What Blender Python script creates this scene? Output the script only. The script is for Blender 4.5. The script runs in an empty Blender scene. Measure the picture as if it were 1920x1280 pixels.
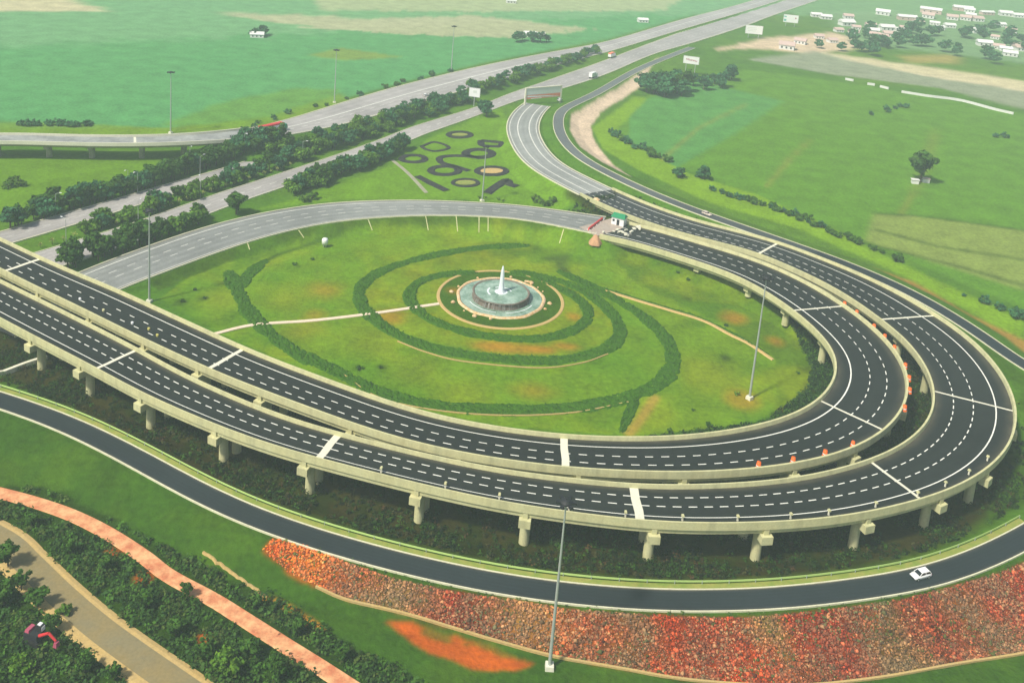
import bpy, math, random
import numpy as np
from mathutils import Matrix, Vector
random.seed(7); rng = np.random.default_rng(7)
R = math.radians
# ---------------------------------------------------------------- camera
FPX, PITCH, ROLL, CAMZ, PY = 1800.0, R(12.0), R(4.56), 150.0, 100.0
sc = bpy.context.scene
col = sc.collection
cd = bpy.data.cameras.new('camera'); cam = bpy.data.objects.new('camera', cd); col.objects.link(cam)
cd.sensor_width = 36.0; cd.lens = FPX / 1920 * 36.0
cd.shift_y = -(640 - PY) / 1920; cd.clip_start = 1; cd.clip_end = 20000
ROT = Matrix.Rotation(math.pi / 2 - PITCH, 3, 'X') @ Matrix.Rotation(ROLL, 3, 'Z')
cam.matrix_world = Matrix.Translation((0, 0, CAMZ)) @ ROT.to_4x4()
sc.camera = cam
# ---------------------------------------------------------------- world, sun, exposure
SUN_EL, SUN_AZ = R(52), R(228)      # azimuth clockwise from +Y: the sun stands behind and left of the camera
w = bpy.data.worlds.new('World'); sc.world = w; w.use_nodes = True
nt = w.node_tree; nt.nodes.clear()
sky = nt.nodes.new('ShaderNodeTexSky'); sky.sky_type = 'NISHITA'; sky.sun_disc = False
sky.sun_elevation = SUN_EL; sky.sun_rotation = SUN_AZ; sky.air_density = 1.0; sky.dust_density = 3.0; sky.altitude = 0
bgn = nt.nodes.new('ShaderNodeBackground'); bgn.inputs['Strength'].default_value = 0.085
wo = nt.nodes.new('ShaderNodeOutputWorld')
nt.links.new(sky.outputs[0], bgn.inputs[0]); nt.links.new(bgn.outputs[0], wo.inputs[0])
sl = bpy.data.lights.new('sun', 'SUN'); sl.energy = 3.6; sl.angle = R(5); sl.color = (1.0, 0.95, 0.84)
so = bpy.data.objects.new('sun', sl); col.objects.link(so)
sd = Vector((math.sin(SUN_AZ) * math.cos(SUN_EL), math.cos(SUN_AZ) * math.cos(SUN_EL), math.sin(SUN_EL)))
so.rotation_euler = sd.to_track_quat('Z', 'Y').to_euler(); so.location = (0, 0, 300)
vs = sc.view_settings; vs.view_transform = 'Standard'; vs.look = 'None'; vs.gamma = 1; vs.exposure = 0.48
sc.cycles.max_bounces = 6; sc.cycles.volume_bounces = 1; sc.cycles.transparent_max_bounces = 6
HAZE_D = 0.00033
# ---------------------------------------------------------------- helpers
_R = np.array(ROT)
def G(px, py, z=0.0):
    """point of the horizontal plane z that the photograph shows at pixel (px, py) of 1920x1280"""
    d = _R @ np.array([(px - 960) / FPX, -(py - PY) / FPX, -1.0])
    t = (z - CAMZ) / d[2]
    return np.array([d[0] * t, d[1] * t, z])
def GP(pts, z=0.0):
    return np.array([G(p[0], p[1], p[2] if len(p) > 2 else z) for p in pts])
def crom(P, step=3.0):
    """Catmull-Rom through P then resample evenly"""
    P = np.asarray(P, float); n = len(P)
    Q = np.vstack([2 * P[0] - P[1], P, 2 * P[-1] - P[-2]]); out = []
    for i in range(n - 1):
        p0, p1, p2, p3 = Q[i:i + 4]
        for t in np.linspace(0, 1, 24, endpoint=False):
            out.append(0.5 * (2 * p1 + (p2 - p0) * t + (2 * p0 - 5 * p1 + 4 * p2 - p3) * t * t + (3 * p1 - p0 - 3 * p2 + p3) * t ** 3))
    out.append(P[-1]); return resample(np.array(out), step)
def resample(P, step):
    d = np.r_[0, np.cumsum(np.linalg.norm(np.diff(P[:, :2], axis=0), axis=1))]
    n = max(2, int(round(d[-1] / step)) + 1); s = np.linspace(0, d[-1], n)
    return np.stack([np.interp(s, d, P[:, k]) for k in range(P.shape[1])], 1)
def smooth(P, k):
    P = P.copy()
    for _ in range(k):
        P[1:-1] = 0.25 * P[:-2] + 0.5 * P[1:-1] + 0.25 * P[2:]
    return P
def arclen(P): return np.r_[0, np.cumsum(np.linalg.norm(np.diff(P[:, :2], axis=0), axis=1))]
def normals(P):
    t = np.gradient(P[:, :2], axis=0); t /= np.linalg.norm(t, axis=1)[:, None] + 1e-9
    return np.stack([t[:, 1], -t[:, 0]], 1)      # right-hand side
def centre(A, B, sm=16):
    """centre line and width between two traced edges"""
    A = crom(A, 3.0); B = crom(B, 1.5)
    d = np.linalg.norm(A[:, None, :2] - B[None, :, :2], axis=2); j = d.argmin(1); w_ = d.min(1)
    ok = (j > 0) & (j < len(B) - 1)
    C = np.hstack([0.5 * (A[ok] + B[j[ok]]), w_[ok][:, None]]); C = resample(smooth(resample(C, 3.0), sm), 3.0)
    C[:, 3] = smooth(C[:, 3:4], 150)[:, 0]
    return C, float(np.median(w_[ok]))
def seg_dist(X, Y, P, wid=False):
    """distance from points to a polyline and the z of the nearest point"""
    best = np.full(X.shape, 1e9); bz = np.zeros(X.shape); bw = np.zeros(X.shape); hasw = P.shape[1] > 3
    for a, b in zip(P[:-1], P[1:]):
        ab = b[:2] - a[:2]; L = ab @ ab + 1e-9
        t = np.clip(((X - a[0]) * ab[0] + (Y - a[1]) * ab[1]) / L, 0, 1)
        d = np.hypot(X - a[0] - t * ab[0], Y - a[1] - t * ab[1]); m = d < best
        best = np.where(m, d, best); bz = np.where(m, a[2] + t * (b[2] - a[2]), bz)
        if hasw: bw = np.where(m, a[3] + t * (b[3] - a[3]), bw)
    return (best, bz, bw) if wid else (best, bz)
def inside(X, Y, poly):
    r = np.zeros(X.shape, bool); n = len(poly)
    for i in range(n):
        x1, y1 = poly[i][:2]; x2, y2 = poly[(i + 1) % n][:2]
        c = (y1 > Y) != (y2 > Y)
        with np.errstate(divide='ignore', invalid='ignore'):
            xi = (x2 - x1) * (Y - y1) / (y2 - y1 + 1e-12) + x1
        r ^= c & (X < xi)
    return r

class MB:
    def __init__(s): s.v = []; s.f = []; s.c = []
    def add(s, v, f, c=None):
        o = len(s.v); s.v.extend([tuple(map(float, p)) for p in v]); s.f.extend([tuple(int(i) + o for i in q) for q in f])
        if c is not None: s.c.extend([c] * len(v))
        return s
    def box(s, c, d, rz=0.0, taper=1.0, tz=0.0, c3=None):
        x, y, z = [k / 2 for k in d]; ca, sa = math.cos(rz), math.sin(rz); v = []
        for sz, tp in ((-z, 1.0), (z, taper)):
            for sx, sy in ((-x, -y), (x, -y), (x, y), (-x, y)):
                px, py = sx * tp, sy * tp
                v.append((c[0] + px * ca - py * sa, c[1] + px * sa + py * ca, c[2] + sz))
        return s.add(v, [(3, 2, 1, 0), (4, 5, 6, 7), (0, 1, 5, 4), (1, 2, 6, 5), (2, 3, 7, 6), (3, 0, 4, 7)], c3)
    def tube(s, a, b, r1, r2=None, n=10):
        a = Vector(a); b = Vector(b); r2 = r1 if r2 is None else r2
        q = (b - a).to_track_quat('Z', 'Y'); v = []
        for p, r in ((a, r1), (b, r2)):
            for k in range(n):
                t = 2 * math.pi * k / n; v.append(p + q @ Vector((r * math.cos(t), r * math.sin(t), 0)))
        f = [(k, (k + 1) % n, n + (k + 1) % n, n + k) for k in range(n)]
        f += [tuple(range(n))[::-1], tuple(range(n, 2 * n))]
        return s.add(v, f)
    def lathe(s, prof, n=48, c=(0, 0, 0), wob=0.0):
        v = []
        for r, z in prof:
            for k in range(n):
                t = 2 * math.pi * k / n; rr = r * (1 + wob * math.sin(5 * t + 1) + wob * 0.7 * math.sin(11 * t))
                v.append((c[0] + rr * math.cos(t), c[1] + rr * math.sin(t), c[2] + z))
        f = []
        for i in range(len(prof) - 1):
            for k in range(n):
                a = i * n + k; b = i * n + (k + 1) % n; f.append((a, b, b + n, a + n))
        return s.add(v, f)
    def prism(s, poly, z0, z1):
        n = len(poly); v = [(p[0], p[1], z0) for p in poly] + [(p[0], p[1], z1) for p in poly]
        return s.add(v, [tuple(range(n))[::-1], tuple(range(n, 2 * n))] + [(k, (k + 1) % n, n + (k + 1) % n, n + k) for k in range(n)])
    def sweep(s, P, prof, closed=True, i0=0, i1=None, off=0.0, ws=None):
        """profile [(offset to the right, dz)] along the 3D line P"""
        N = normals(P); i1 = len(P) if i1 is None else i1; m = len(prof); v = []
        for i in range(i0, i1):
            for o, dz in prof:
                if ws is not None: o = o * ws[i]
                v.append((P[i, 0] + N[i, 0] * (o + off), P[i, 1] + N[i, 1] * (o + off), P[i, 2] + dz))
        f = []; k = i1 - i0
        for i in range(k - 1):
            for j in range(m if closed else m - 1):
                a = i * m + j; b = i * m + (j + 1) % m; f.append((a, b, b + m, a + m))
        if closed and k > 1: f += [tuple(range(m)), tuple(range((k - 1) * m, k * m))[::-1]]
        return s.add(v, f)
    def build(s, name, m, parent=None, smooth=False):
        me = bpy.data.meshes.new(name); me.from_pydata(s.v, [], s.f); me.update()
        if s.c:
            ca = me.color_attributes.new('Col', 'FLOAT_COLOR', 'POINT')
            a = np.ones((len(s.v), 4), np.float32); a[:, :3] = np.array(s.c, np.float32)[:, :3]; ca.data.foreach_set('color', a.ravel())
        if smooth: me.polygons.foreach_set('use_smooth', [True] * len(me.polygons))
        me.materials.append(m)
        o = bpy.data.objects.new(name, me); col.objects.link(o)
        if parent is not None: o.parent = parent
        return o
def tag(o, label=None, cat=None, group=None, kind=None):
    if label: o['label'] = label
    if cat: o['category'] = cat
    if group: o['group'] = group
    if kind: o['kind'] = kind
    return o
def empty(name, loc=(0, 0, 0), rz=0.0, label=None, cat=None, group=None):
    o = bpy.data.objects.new(name, None); col.objects.link(o); o.location = loc; o.rotation_euler = (0, 0, rz)
    o.empty_display_size = 0.5
    return tag(o, label, cat, group)
def dup(o, loc=None, rz=None, s=None, label=None, group=None):
    r = o.copy(); col.objects.link(r)
    for ch in list(o.children):
        c = ch.copy(); col.objects.link(c); c.parent = r
        for g in list(ch.children):
            d = g.copy(); col.objects.link(d); d.parent = c
    if loc is not None: r.location = loc
    if rz is not None: r.rotation_euler = (0, 0, rz)
    if s is not None: r.scale = s if hasattr(s, '__len__') else (s, s, s)
    if label: r['label'] = label
    if group: r['group'] = group
    return r

# ---------------------------------------------------------------- materials
def mat(name, c, rough=0.85, var=0.15, scale=0.5, c2=None, bump=0.0, bscale=3.0, spec=0.3, attr=False, metal=0.0, scale2=None, trans=0.0, streak=0.0):
    m = bpy.data.materials.new(name); m.use_nodes = True; n = m.node_tree.nodes; L = m.node_tree.links; n.clear()
    out = n.new('ShaderNodeOutputMaterial'); b = n.new('ShaderNodeBsdfPrincipled'); L.new(b.outputs[0], out.inputs[0])
    b.inputs['Roughness'].default_value = rough; b.inputs['Specular IOR Level'].default_value = spec; b.inputs['Metallic'].default_value = metal
    geo = n.new('ShaderNodeNewGeometry')
    ns = n.new('ShaderNodeTexNoise'); ns.inputs['Scale'].default_value = scale; ns.inputs['Detail'].default_value = 6; ns.inputs['Roughness'].default_value = 0.62
    L.new(geo.outputs['Position'], ns.inputs['Vector'])
    if attr:
        at = n.new('ShaderNodeAttribute'); at.attribute_name = 'Col'; base = at.outputs['Color']
    else:
        mx = n.new('ShaderNodeMix'); mx.data_type = 'RGBA'; mx.inputs[6].default_value = (*c, 1); mx.inputs[7].default_value = (*(c2 or c), 1)
        rp = n.new('ShaderNodeMapRange'); rp.inputs[1].default_value = 0.38; rp.inputs[2].default_value = 0.62
        L.new(ns.outputs[0], rp.inputs[0]); L.new(rp.outputs[0], mx.inputs[0]); base = mx.outputs[2]
    n2 = n.new('ShaderNodeTexNoise'); n2.inputs['Scale'].default_value = scale2 or scale * 7; n2.inputs['Detail'].default_value = 4
    L.new(geo.outputs['Position'], n2.inputs['Vector'])
    ad = n.new('ShaderNodeMath'); ad.operation = 'ADD'; L.new(ns.outputs[0], ad.inputs[0]); L.new(n2.outputs[0], ad.inputs[1])
    mr = n.new('ShaderNodeMapRange'); mr.inputs[1].default_value = 0.7; mr.inputs[2].default_value = 1.3
    mr.inputs[3].default_value = 1 - var; mr.inputs[4].default_value = 1 + var; mr.clamp = False
    L.new(ad.outputs[0], mr.inputs[0])
    vm = n.new('ShaderNodeVectorMath'); vm.operation = 'SCALE'; L.new(base, vm.inputs[0]); L.new(mr.outputs[0], vm.inputs['Scale'])
    L.new(vm.outputs[0], b.inputs['Base Color'])
    if streak:
        mp = n.new('ShaderNodeVectorMath'); mp.operation = 'MULTIPLY'; mp.inputs[1].default_value = (0.5, 0.5, 0.08); L.new(geo.outputs['Position'], mp.inputs[0])
        n3_ = n.new('ShaderNodeTexNoise'); n3_.inputs['Scale'].default_value = 1.0; n3_.inputs['Detail'].default_value = 5; L.new(mp.outputs[0], n3_.inputs['Vector'])
        r3 = n.new('ShaderNodeMapRange'); r3.inputs[1].default_value = .45; r3.inputs[2].default_value = .7; r3.inputs[3].default_value = 1.0; r3.inputs[4].default_value = 1 - streak; L.new(n3_.outputs[0], r3.inputs[0])
        v3 = n.new('ShaderNodeVectorMath'); v3.operation = 'SCALE'; L.new(vm.outputs[0], v3.inputs[0]); L.new(r3.outputs[0], v3.inputs['Scale']); L.new(v3.outputs[0], b.inputs['Base Color'])
    if bump:
        nb = n.new('ShaderNodeTexNoise'); nb.inputs['Scale'].default_value = bscale; nb.inputs['Detail'].default_value = 3
        L.new(geo.outputs['Position'], nb.inputs['Vector'])
        bp = n.new('ShaderNodeBump'); bp.inputs['Distance'].default_value = bump; bp.inputs['Strength'].default_value = 0.8
        L.new(nb.outputs[0], bp.inputs['Height']); L.new(bp.outputs[0], b.inputs['Normal'])
    if trans:
        tr = n.new('ShaderNodeBsdfTranslucent'); L.new(vm.outputs[0], tr.inputs[0]); ms = n.new('ShaderNodeMixShader'); ms.inputs[0].default_value = trans
        L.new(b.outputs[0], ms.inputs[1]); L.new(tr.outputs[0], ms.inputs[2]); L.new(ms.outputs[0], out.inputs[0])
    return m
M = {}
M['terrain'] = mat('terrain', (0, 0, 0), 0.95, 0.30, 0.09, attr=True, bump=0.3, bscale=1.4, spec=0.03, scale2=0.7)
M['asphalt_new'] = mat('asphalt_new', (0.015, 0.018, 0.016), 0.85, 0.16, 0.08, (0.021, 0.024, 0.021), scale2=1.5, spec=0.12)
M['asphalt_ramp'] = mat('asphalt_ramp', (0.016, 0.024, 0.026), 0.85, 0.12, 0.06, (0.022, 0.030, 0.034), scale2=1.2, spec=0.12)
M['asphalt_bridge'] = mat('asphalt_bridge', (0.21, 0.22, 0.215), 0.85, 0.20, 0.10, (0.29, 0.30, 0.28), scale2=0.7)
M['concrete'] = mat('concrete', (0.58, 0.55, 0.29), 0.85, 0.12, 0.25, (0.50, 0.49, 0.27), scale2=2.0, streak=0.2)
M['concrete_white'] = mat('concrete_white', (0.66, 0.64, 0.50), 0.85, 0.10, 0.3)
M['concrete_dark'] = mat('concrete_dark', (0.30, 0.29, 0.20), 0.9, 0.2, 0.3)
M['asphalt'] = mat('asphalt', (0, 0, 0), 0.65, 0.16, 0.12, attr=True, spec=0.22, scale2=1.6)
M['paint_worn'] = mat('paint_worn', (0.60, 0.60, 0.54), 0.7, 0.2, 0.3)
M['paint'] = mat('paint', (0.78, 0.78, 0.68), 0.6, 0.12, 0.6)
M['kerb'] = mat('kerb', (0.62, 0.60, 0.42), 0.85, 0.15, 0.5)
M['yellow_grass'] = mat('yellow_grass', (0.30, 0.30, 0.07), 0.95, 0.2, 0.5, (0.16, 0.22, 0.035), scale2=2)
M['foliage'] = mat('foliage', (0, 0, 0), 0.8, 0.25, 0.25, attr=True, spec=0.15, scale2=1.2, trans=0.2)
M['hedge'] = mat('hedge', (0.052, 0.145, 0.005), 0.9, 0.30, 0.35, (0.030, 0.09, 0.004), bump=0.5, bscale=2.2, spec=0.1, scale2=2.0)
M['bark'] = mat('bark', (0.10, 0.075, 0.05), 0.9, 0.2, 1.0)
M['steel'] = mat('steel', (0.42, 0.46, 0.42), 0.5, 0.08, 0.5, metal=0.3)
M['dark'] = mat('dark', (0.02, 0.022, 0.025), 0.6, 0.1, 0.5)
M['lamp'] = mat('lamp_glass', (0.75, 0.78, 0.78), 0.3, 0.02, 0.5)
M['white'] = mat('white_paint', (0.80, 0.80, 0.78), 0.35, 0.02, 0.5, spec=0.5)
M['glass'] = mat('car_glass', (0.015, 0.02, 0.022), 0.1, 0.02, 0.5, spec=0.6)
M['rubber'] = mat('rubber', (0.015, 0.015, 0.015), 0.8, 0.05, 1)
M['red'] = mat('red_paint', (0.55, 0.03, 0.035), 0.5, 0.1, 1)
M['green'] = mat('green_paint', (0.01, 0.22, 0.09), 0.5, 0.1, 1)
M['orange'] = mat('orange_paint', (0.80, 0.13, 0.01), 0.5, 0.1, 2)
M['yellow'] = mat('yellow_paint', (0.5, 0.45, 0.12), 0.5, 0.1, 2)
M['teal'] = mat('teal_paint', (0.10, 0.42, 0.36), 0.5, 0.1, 1)
M['pink_path'] = mat('pink_path', (0.56, 0.19, 0.085), 0.9, 0.18, 0.35, (0.66, 0.36, 0.17), bump=0.05, scale2=2.5)
M['dirt'] = mat('dirt', (0.26, 0.20, 0.085), 0.95, 0.15, 0.15, (0.20, 0.17, 0.09), scale2=2)
M['sand'] = mat('sand', (0.52, 0.36, 0.13), 0.95, 0.2, 0.3, (0.42, 0.30, 0.12), scale2=2.5)
M['soil_bed'] = mat('soil_bed', (0.014, 0.012, 0.022), 0.95, 0.3, 0.6, (0.03, 0.03, 0.02), scale2=2)
M['rock'] = mat('rock', (0, 0, 0), 0.9, 0.2, 1.0, attr=True)
M['path_white'] = mat('path_white', (0.70, 0.56, 0.42), 0.9, 0.15, 0.6)
M['stone'] = mat('stone', (0.22, 0.18, 0.14), 0.9, 0.4, 1.5, (0.12, 0.10, 0.08), bump=0.15, bscale=4, scale2=5)
M['stone_rim'] = mat('stone_rim', (0.60, 0.36, 0.15), 0.9, 0.25, 1.0, (0.62, 0.48, 0.30), scale2=4)
M['water'] = mat('water', (0.16, 0.27, 0.19), 0.12, 0.25, 0.25, (0.30, 0.40, 0.32), spec=0.5, bump=0.05, bscale=3)
M['foam'] = mat('foam', (0.88, 0.92, 0.94), 0.6, 0.06, 1.0, trans=0.3)
M['fallwater'] = mat('falling_water', (0.30, 0.36, 0.34), 0.3, 0.5, 0.8, (0.10, 0.06, 0.05), scale2=5)
M['roof_pink'] = mat('roof_pink', (0.52, 0.38, 0.33), 0.8, 0.1, 0.5)
M['roof_white'] = mat('roof_white', (0.66, 0.65, 0.62), 0.7, 0.08, 0.5)
M['gravel'] = mat('gravel', (0.42, 0.34, 0.27), 0.95, 0.18, 0.2, (0.34, 0.29, 0.24), scale2=1.5)

# ================================================================ traced lines
# flyovers: edge of the parapet tops, (px, py, z)
zt = 1.05
B_in = [(-260,392,12),(-120,463,12),(0,523,12),(87,564,12),(175,608,12),(262,652,12),(333,694,12),(433,739,12),(533,780,12),(640,812,12),(807,852,12),(940,881,12),(1073,896,12),(1173,906,12),(1280,907,12),(1447,901,12),(1547,887,12),(1613,867,12),(1680,843,12),(1736,797,12),(1754,755,12),(1752,722,12),(1733,687,12),(1701,644,11.7),(1670,614,11.4),(1630,584,11),(1580,547,10.5),(1480,497,9.7),(1413,467,9.2),(1300,442,8.4),(1247,430,8),(1197,412,7.5),(1147,390,7),(1107,370,6.4),(1057,347,5.6),(1007,320,4.6),(973,290,3.8),(955,255,3),(950,233,2.6),(955,217,2.3),(967,202,2),(985,190,1.8)]
B_out = [(-260,450,12),(-120,530,12),(0,597,12),(66,632,12),(173,687,12),(283,744,12),(433,807,12),(567,850,12),(640,867,12),(740,896,12),(840,917,12),(940,939,12),(1057,957,12),(1207,977,12),(1280,982,12),(1447,979,12),(1580,966,12),(1680,947,12),(1763,924,12),(1830,894,12),(1881,857,12),(1900,825,12),(1909,790,12),(1909,755,12),(1900,719,12),(1881,689,12),(1841,644,11.7),(1806,616,11.5),(1764,590,11.2),(1705,555,10.8),(1613,510,10.2),(1547,484,9.7),(1447,450,9.2),(1347,422,8.7),(1300,406,8.2),(1235,386,7.6),(1173,363,6.8),(1107,330,5.7),(1050,300,4.7),(1017,263,3.6),(1010,233,2.8),(1023,205,2.2),(1045,186,1.8)]
A_in = [(-260,325,12),(-120,389,12),(0,445,12),(74,481,12),(153,514,12),(219,538,12),(320,586,12),(403,624,12),(467,654,12),(560,690,12),(640,717,12),(773,767,12),(940,800,12),(1057,815,12),(1173,820,12),(1280,819,12),(1380,804,12),(1480,777,12),(1543,742,12),(1568,705,12),(1570,677,11.9),(1557,650,11.7),(1530,620,11.4),(1497,590,11),(1447,554,10.3),(1380,517,9.4),(1300,487,8.5),(1235,464,7.8),(1185,450,7.4),(1128,440,7.1)]
A_out = [(-260,380,12),(-120,442,12),(0,501,12),(133,570,12),(267,634,12),(400,694,12),(533,747,12),(633,784,12),(773,826,12),(857,848,12),(1073,876,12),(1280,882,12),(1442,876,12),(1543,862,12),(1640,826,12),(1680,790,12),(1700,757,12),(1708,727,12),(1703,687,12),(1680,647,12),(1630,600,11.5),(1573,560,10.8),(1513,524,10.2),(1413,480,9.2),(1300,450,8.4),(1247,435,8),(1204,420,7.4),(1147,408,7.1)]
A2_lo = [(1128,440,6.1),(1073,427,6),(973,408,5.4),(873,403,4.9),(773,405,4.4),(640,413,3.8),(567,427,3.4),(467,454,2.9),(333,500,2.3),(230,540,1.6),(150,575,1.2),(40,625,1),(-60,675,1)]
A2_up = [(1147,408,6.1),(1073,400,6),(973,387,5.4),(873,380,4.9),(773,375,4.4),(640,380,3.8),(500,397,3.4),(393,423,2.9),(333,442,2.6),(233,479,2),(157,507,1.4),(40,560,1),(-60,605,1)]
ZC = 3.0
C_in = [(-200,680),(-90,708),(0,737),(133,780),(267,846),(367,907),(500,964),(640,1012),(807,1057),(973,1087),(1140,1107),(1280,1112),(1480,1102),(1613,1084),(1747,1061),(1850,1020),(1920,981),(2010,915),(2060,840),(2030,775),(1980,740),(1918,703),(1847,642),(1747,583,3.6),(1647,532,4.5),(1547,492,5.5),(1413,446,6),(1273,393,5.5),(1140,335,4.5),(1073,293,3.5),(1040,250,2.8),(1037,217,2.3),(1053,200,2),(1107,177,2),(1190,133,2),(1300,90,2)]
C_out = [(-200,712),(-90,738),(0,764),(133,817),(207,854),(333,917),(467,984),(633,1037),(807,1081),(973,1116),(1140,1134),(1280,1142),(1447,1142),(1580,1129),(1713,1111),(1813,1081),(1920,1036),(2060,950),(2130,850),(2100,770),(2020,715),(1913,670),(1841,619),(1757,562,3.6),(1680,524,4.5),(1580,482,5.5),(1447,434,6),(1273,375,5.5),(1157,323,4.5),(1090,287,3.5),(1060,250,2.8),(1060,213,2.3),(1083,197,2),(1140,167,2),(1213,123,2),(1310,83,2)]
D_up = [(-300,262,8),(-120,257,8),(7,253,8),(120,255,8),(233,257,8),(320,255,8),(400,251,7.7),(467,243,7),(533,226,6),(640,193,5),(773,155,4),(907,123,3),(1040,97,2),(1140,78,2),(1280,37,2),(1400,5,2),(1560,-45,2),(1800,-110,2)]
D_lo = [(-300,276,8),(-120,271,8),(0,267,8),(120,271,8),(233,272,8),(333,270,8),(433,263,7.7),(520,256,7),(640,235,5.5),(740,207,4.5),(807,187,4),(907,160,3),(1040,123,2),(1140,97,2),(1280,55,2),(1410,17,2),(1570,-32,2),(1810,-97,2)]
E_up = [(-120,530),(0,494),(74,472),(122,459),(219,430),(240,422),(400,367),(533,323),(640,288),(730,257),(770,238),(900,200),(973,170),(1140,112),(1280,60),(1410,21),(1570,-28),(1810,-93)]
E_lo = [(-120,578),(0,540),(90,508),(150,487),(240,457),(300,437),(400,397),(472,370),(530,352),(640,313),(730,278),(770,262),(860,230),(963,190),(1060,165),(1140,138),(1223,102),(1300,80),(1393,50),(1490,15),(1650,-35),(1890,-100)]
F_up = [(-120,468),(0,436),(105,405),(202,378),(258,362),(320,344),(440,310),(533,278),(600,262),(680,240)]
F_lo = [(-120,495),(0,462),(110,430),(212,400),(268,382),(330,362),(450,325),(543,291),(608,272),(690,248)]
Bc, Bw = centre(GP(B_in), GP(B_out)); Ac, Aw = centre(GP(A_in), GP(A_out)); A2c, A2w = centre(GP(A2_lo), GP(A2_up))
Cc, Cw = centre(GP(C_in, ZC), GP(C_out, ZC)); Dc, Dw = centre(GP(D_up), GP(D_lo)); Ec, Ew = centre(GP(E_up, 0.8), GP(E_lo, 0.8)); Fc, Fw = centre(GP(F_up, 0.8), GP(F_lo, 0.8))
print('B widths', Bc[::20, 3].round(1), 'A', Ac[::20, 3].round(1)); print('widths B %.1f A %.1f A2 %.1f C %.1f D %.1f E %.1f F %.1f' % (Bw, Aw, A2w, Cw, Dw, Ew, Fw))
Bc[:, 2] -= zt; Ac[:, 2] -= zt
def near(P, px, py, z):
    g = G(px, py, z); return int(np.linalg.norm(P[:, :2] - g[:2], axis=1).argmin())
Bk = near(Bc, 1130, 358, 6)       # beyond it the carriageway rides on an embankment
Bb = Bc[:Bk + 1]; Be = Bc[Bk:]
Dk = near(Dc, 480, 252, 7); Db = Dc[:Dk + 1]; De = Dc[Dk:]
# ================================================================ terrain
def bank(P, k0, k1, run):
    Q = P[k0:k1].copy(); n = len(Q); Q[:, 2] = (Q[:, 2] - 2.9) * np.clip(np.arange(n) / run, 0, 1) ** 1.0
    return resample(Q, 9)
Abank = bank(Ac, near(Ac, 1655, 640, 10), len(Ac), 26); Bbank = bank(Bc, near(Bc, 1760, 600, 10), Bk + 1, 26)
Cc[:, 3] = Cw
emb = [(resample(Be, 9), None, 0.45), (resample(A2c, 9), None, 0.6), (resample(Cc, 9), Cw / 2 + 1.2, 0.34), (resample(De, 12), None, 0.45), (resample(Ec, 12), None, 0.4), (resample(Fc, 12), None, 0.4), (Abank, Aw / 2 - 3.5, 0.55), (Bbank, Bw / 2 - 4, 0.5)]
FC = G(938, 566, 0)                # fountain centre
def hfun(X, Y):
    H = np.zeros(X.shape)
    for P, hw, sl_ in emb:
        d, z, wl = seg_dist(X, Y, P, True)
        if hw is None: hw = wl / 2
        H = np.maximum(H, z - 0.14 - sl_ * np.maximum(0, d - hw - 0.8))
    r = np.hypot(X - FC[0], Y - FC[1])
    H = np.maximum(H, np.clip(1.6 - (r - 15) * 0.03, 0, 1.6))     # low mound in the middle of the loop
    return H
def axis(lo, hi, stops):
    out = [lo]
    while out[-1] < hi:
        x = out[-1]; s = next(st for lim, st in stops if x < lim); out.append(x + s)
    return np.array(out)
gx = axis(-6000, 6000, [(-1000, 500), (-420, 30), (-220, 6), (-125, 2.0), (128, 0.5), (200, 1.4), (330, 3), (700, 6), (1000, 30), (1e9, 500)])
gy = axis(-600, 9000, [(90, 60), (140, 2.0), (235, 0.45), (330, 0.8), (480, 1.5), (760, 3), (1300, 6), (1800, 60), (1e9, 600)])
X, Y = np.meshgrid(gx, gy)
H = np.zeros(X.shape); core = (np.abs(X) < 1300) & (Y > 50) & (Y < 2200)
H[core] = hfun(X[core], Y[core])
from bisect import bisect_right
def hz(x, y):
    i = min(max(bisect_right(gx, x) - 1, 0), len(gx) - 2); j = min(max(bisect_right(gy, y) - 1, 0), len(gy) - 2)
    u = (x - gx[i]) / (gx[i + 1] - gx[i]); v = (y - gy[j]) / (gy[j + 1] - gy[j])
    return (H[j, i] * (1 - u) + H[j, i + 1] * u) * (1 - v) + (H[j + 1, i] * (1 - u) + H[j + 1, i + 1] * u) * v
def T(px, py):
    """point of the terrain seen at pixel"""
    z = 0.0
    for _ in range(14):
        g = G(px, py, z); z = 0.5 * z + 0.5 * hz(g[0], g[1])
    g[2] = hz(g[0], g[1]); return g
def TP(pts, dz=0.0, step=None):
    P = np.array([T(*p[:2]) for p in pts])
    if step:
        P = crom(P, step); P[:, 2] = [hz(p[0], p[1]) for p in P]
    P[:, 2] += dz; return P
# ---- albedo map
def vnoise(X, Y, s, seed):
    r = np.random.default_rng(seed); g = r.random((256, 256)); x = X / s; y = Y / s
    xi = np.floor(x).astype(int); yi = np.floor(y).astype(int); u = x - xi; v = y - yi; u = u * u * (3 - 2 * u); v = v * v * (3 - 2 * v)
    a = g[yi % 256, xi % 256]; b = g[yi % 256, (xi + 1) % 256]; c = g[(yi + 1) % 256, xi % 256]; d = g[(yi + 1) % 256, (xi + 1) % 256]
    return (a * (1 - u) + b * u) * (1 - v) + (c * (1 - u) + d * u) * v
def fbm(X, Y, s, seed): return 0.5 * vnoise(X, Y, s, seed) + 0.3 * vnoise(X, Y, s / 2.3, seed + 1) + 0.2 * vnoise(X, Y, s / 5.1, seed + 2)
C = np.zeros(X.shape + (3,)); C[:] = (0.065, 0.19, 0.022)
n1 = fbm(X, Y, 60, 1); n2 = fbm(X, Y, 14, 5); n3 = fbm(X, Y, 5, 9)
def blend(m, c, k=1.0):
    m = (np.asarray(m, float) * k)[..., None]; C[:] = C * (1 - m) + np.array(c) * m
def poly(pts): return inside(X, Y, GP(pts))
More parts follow.
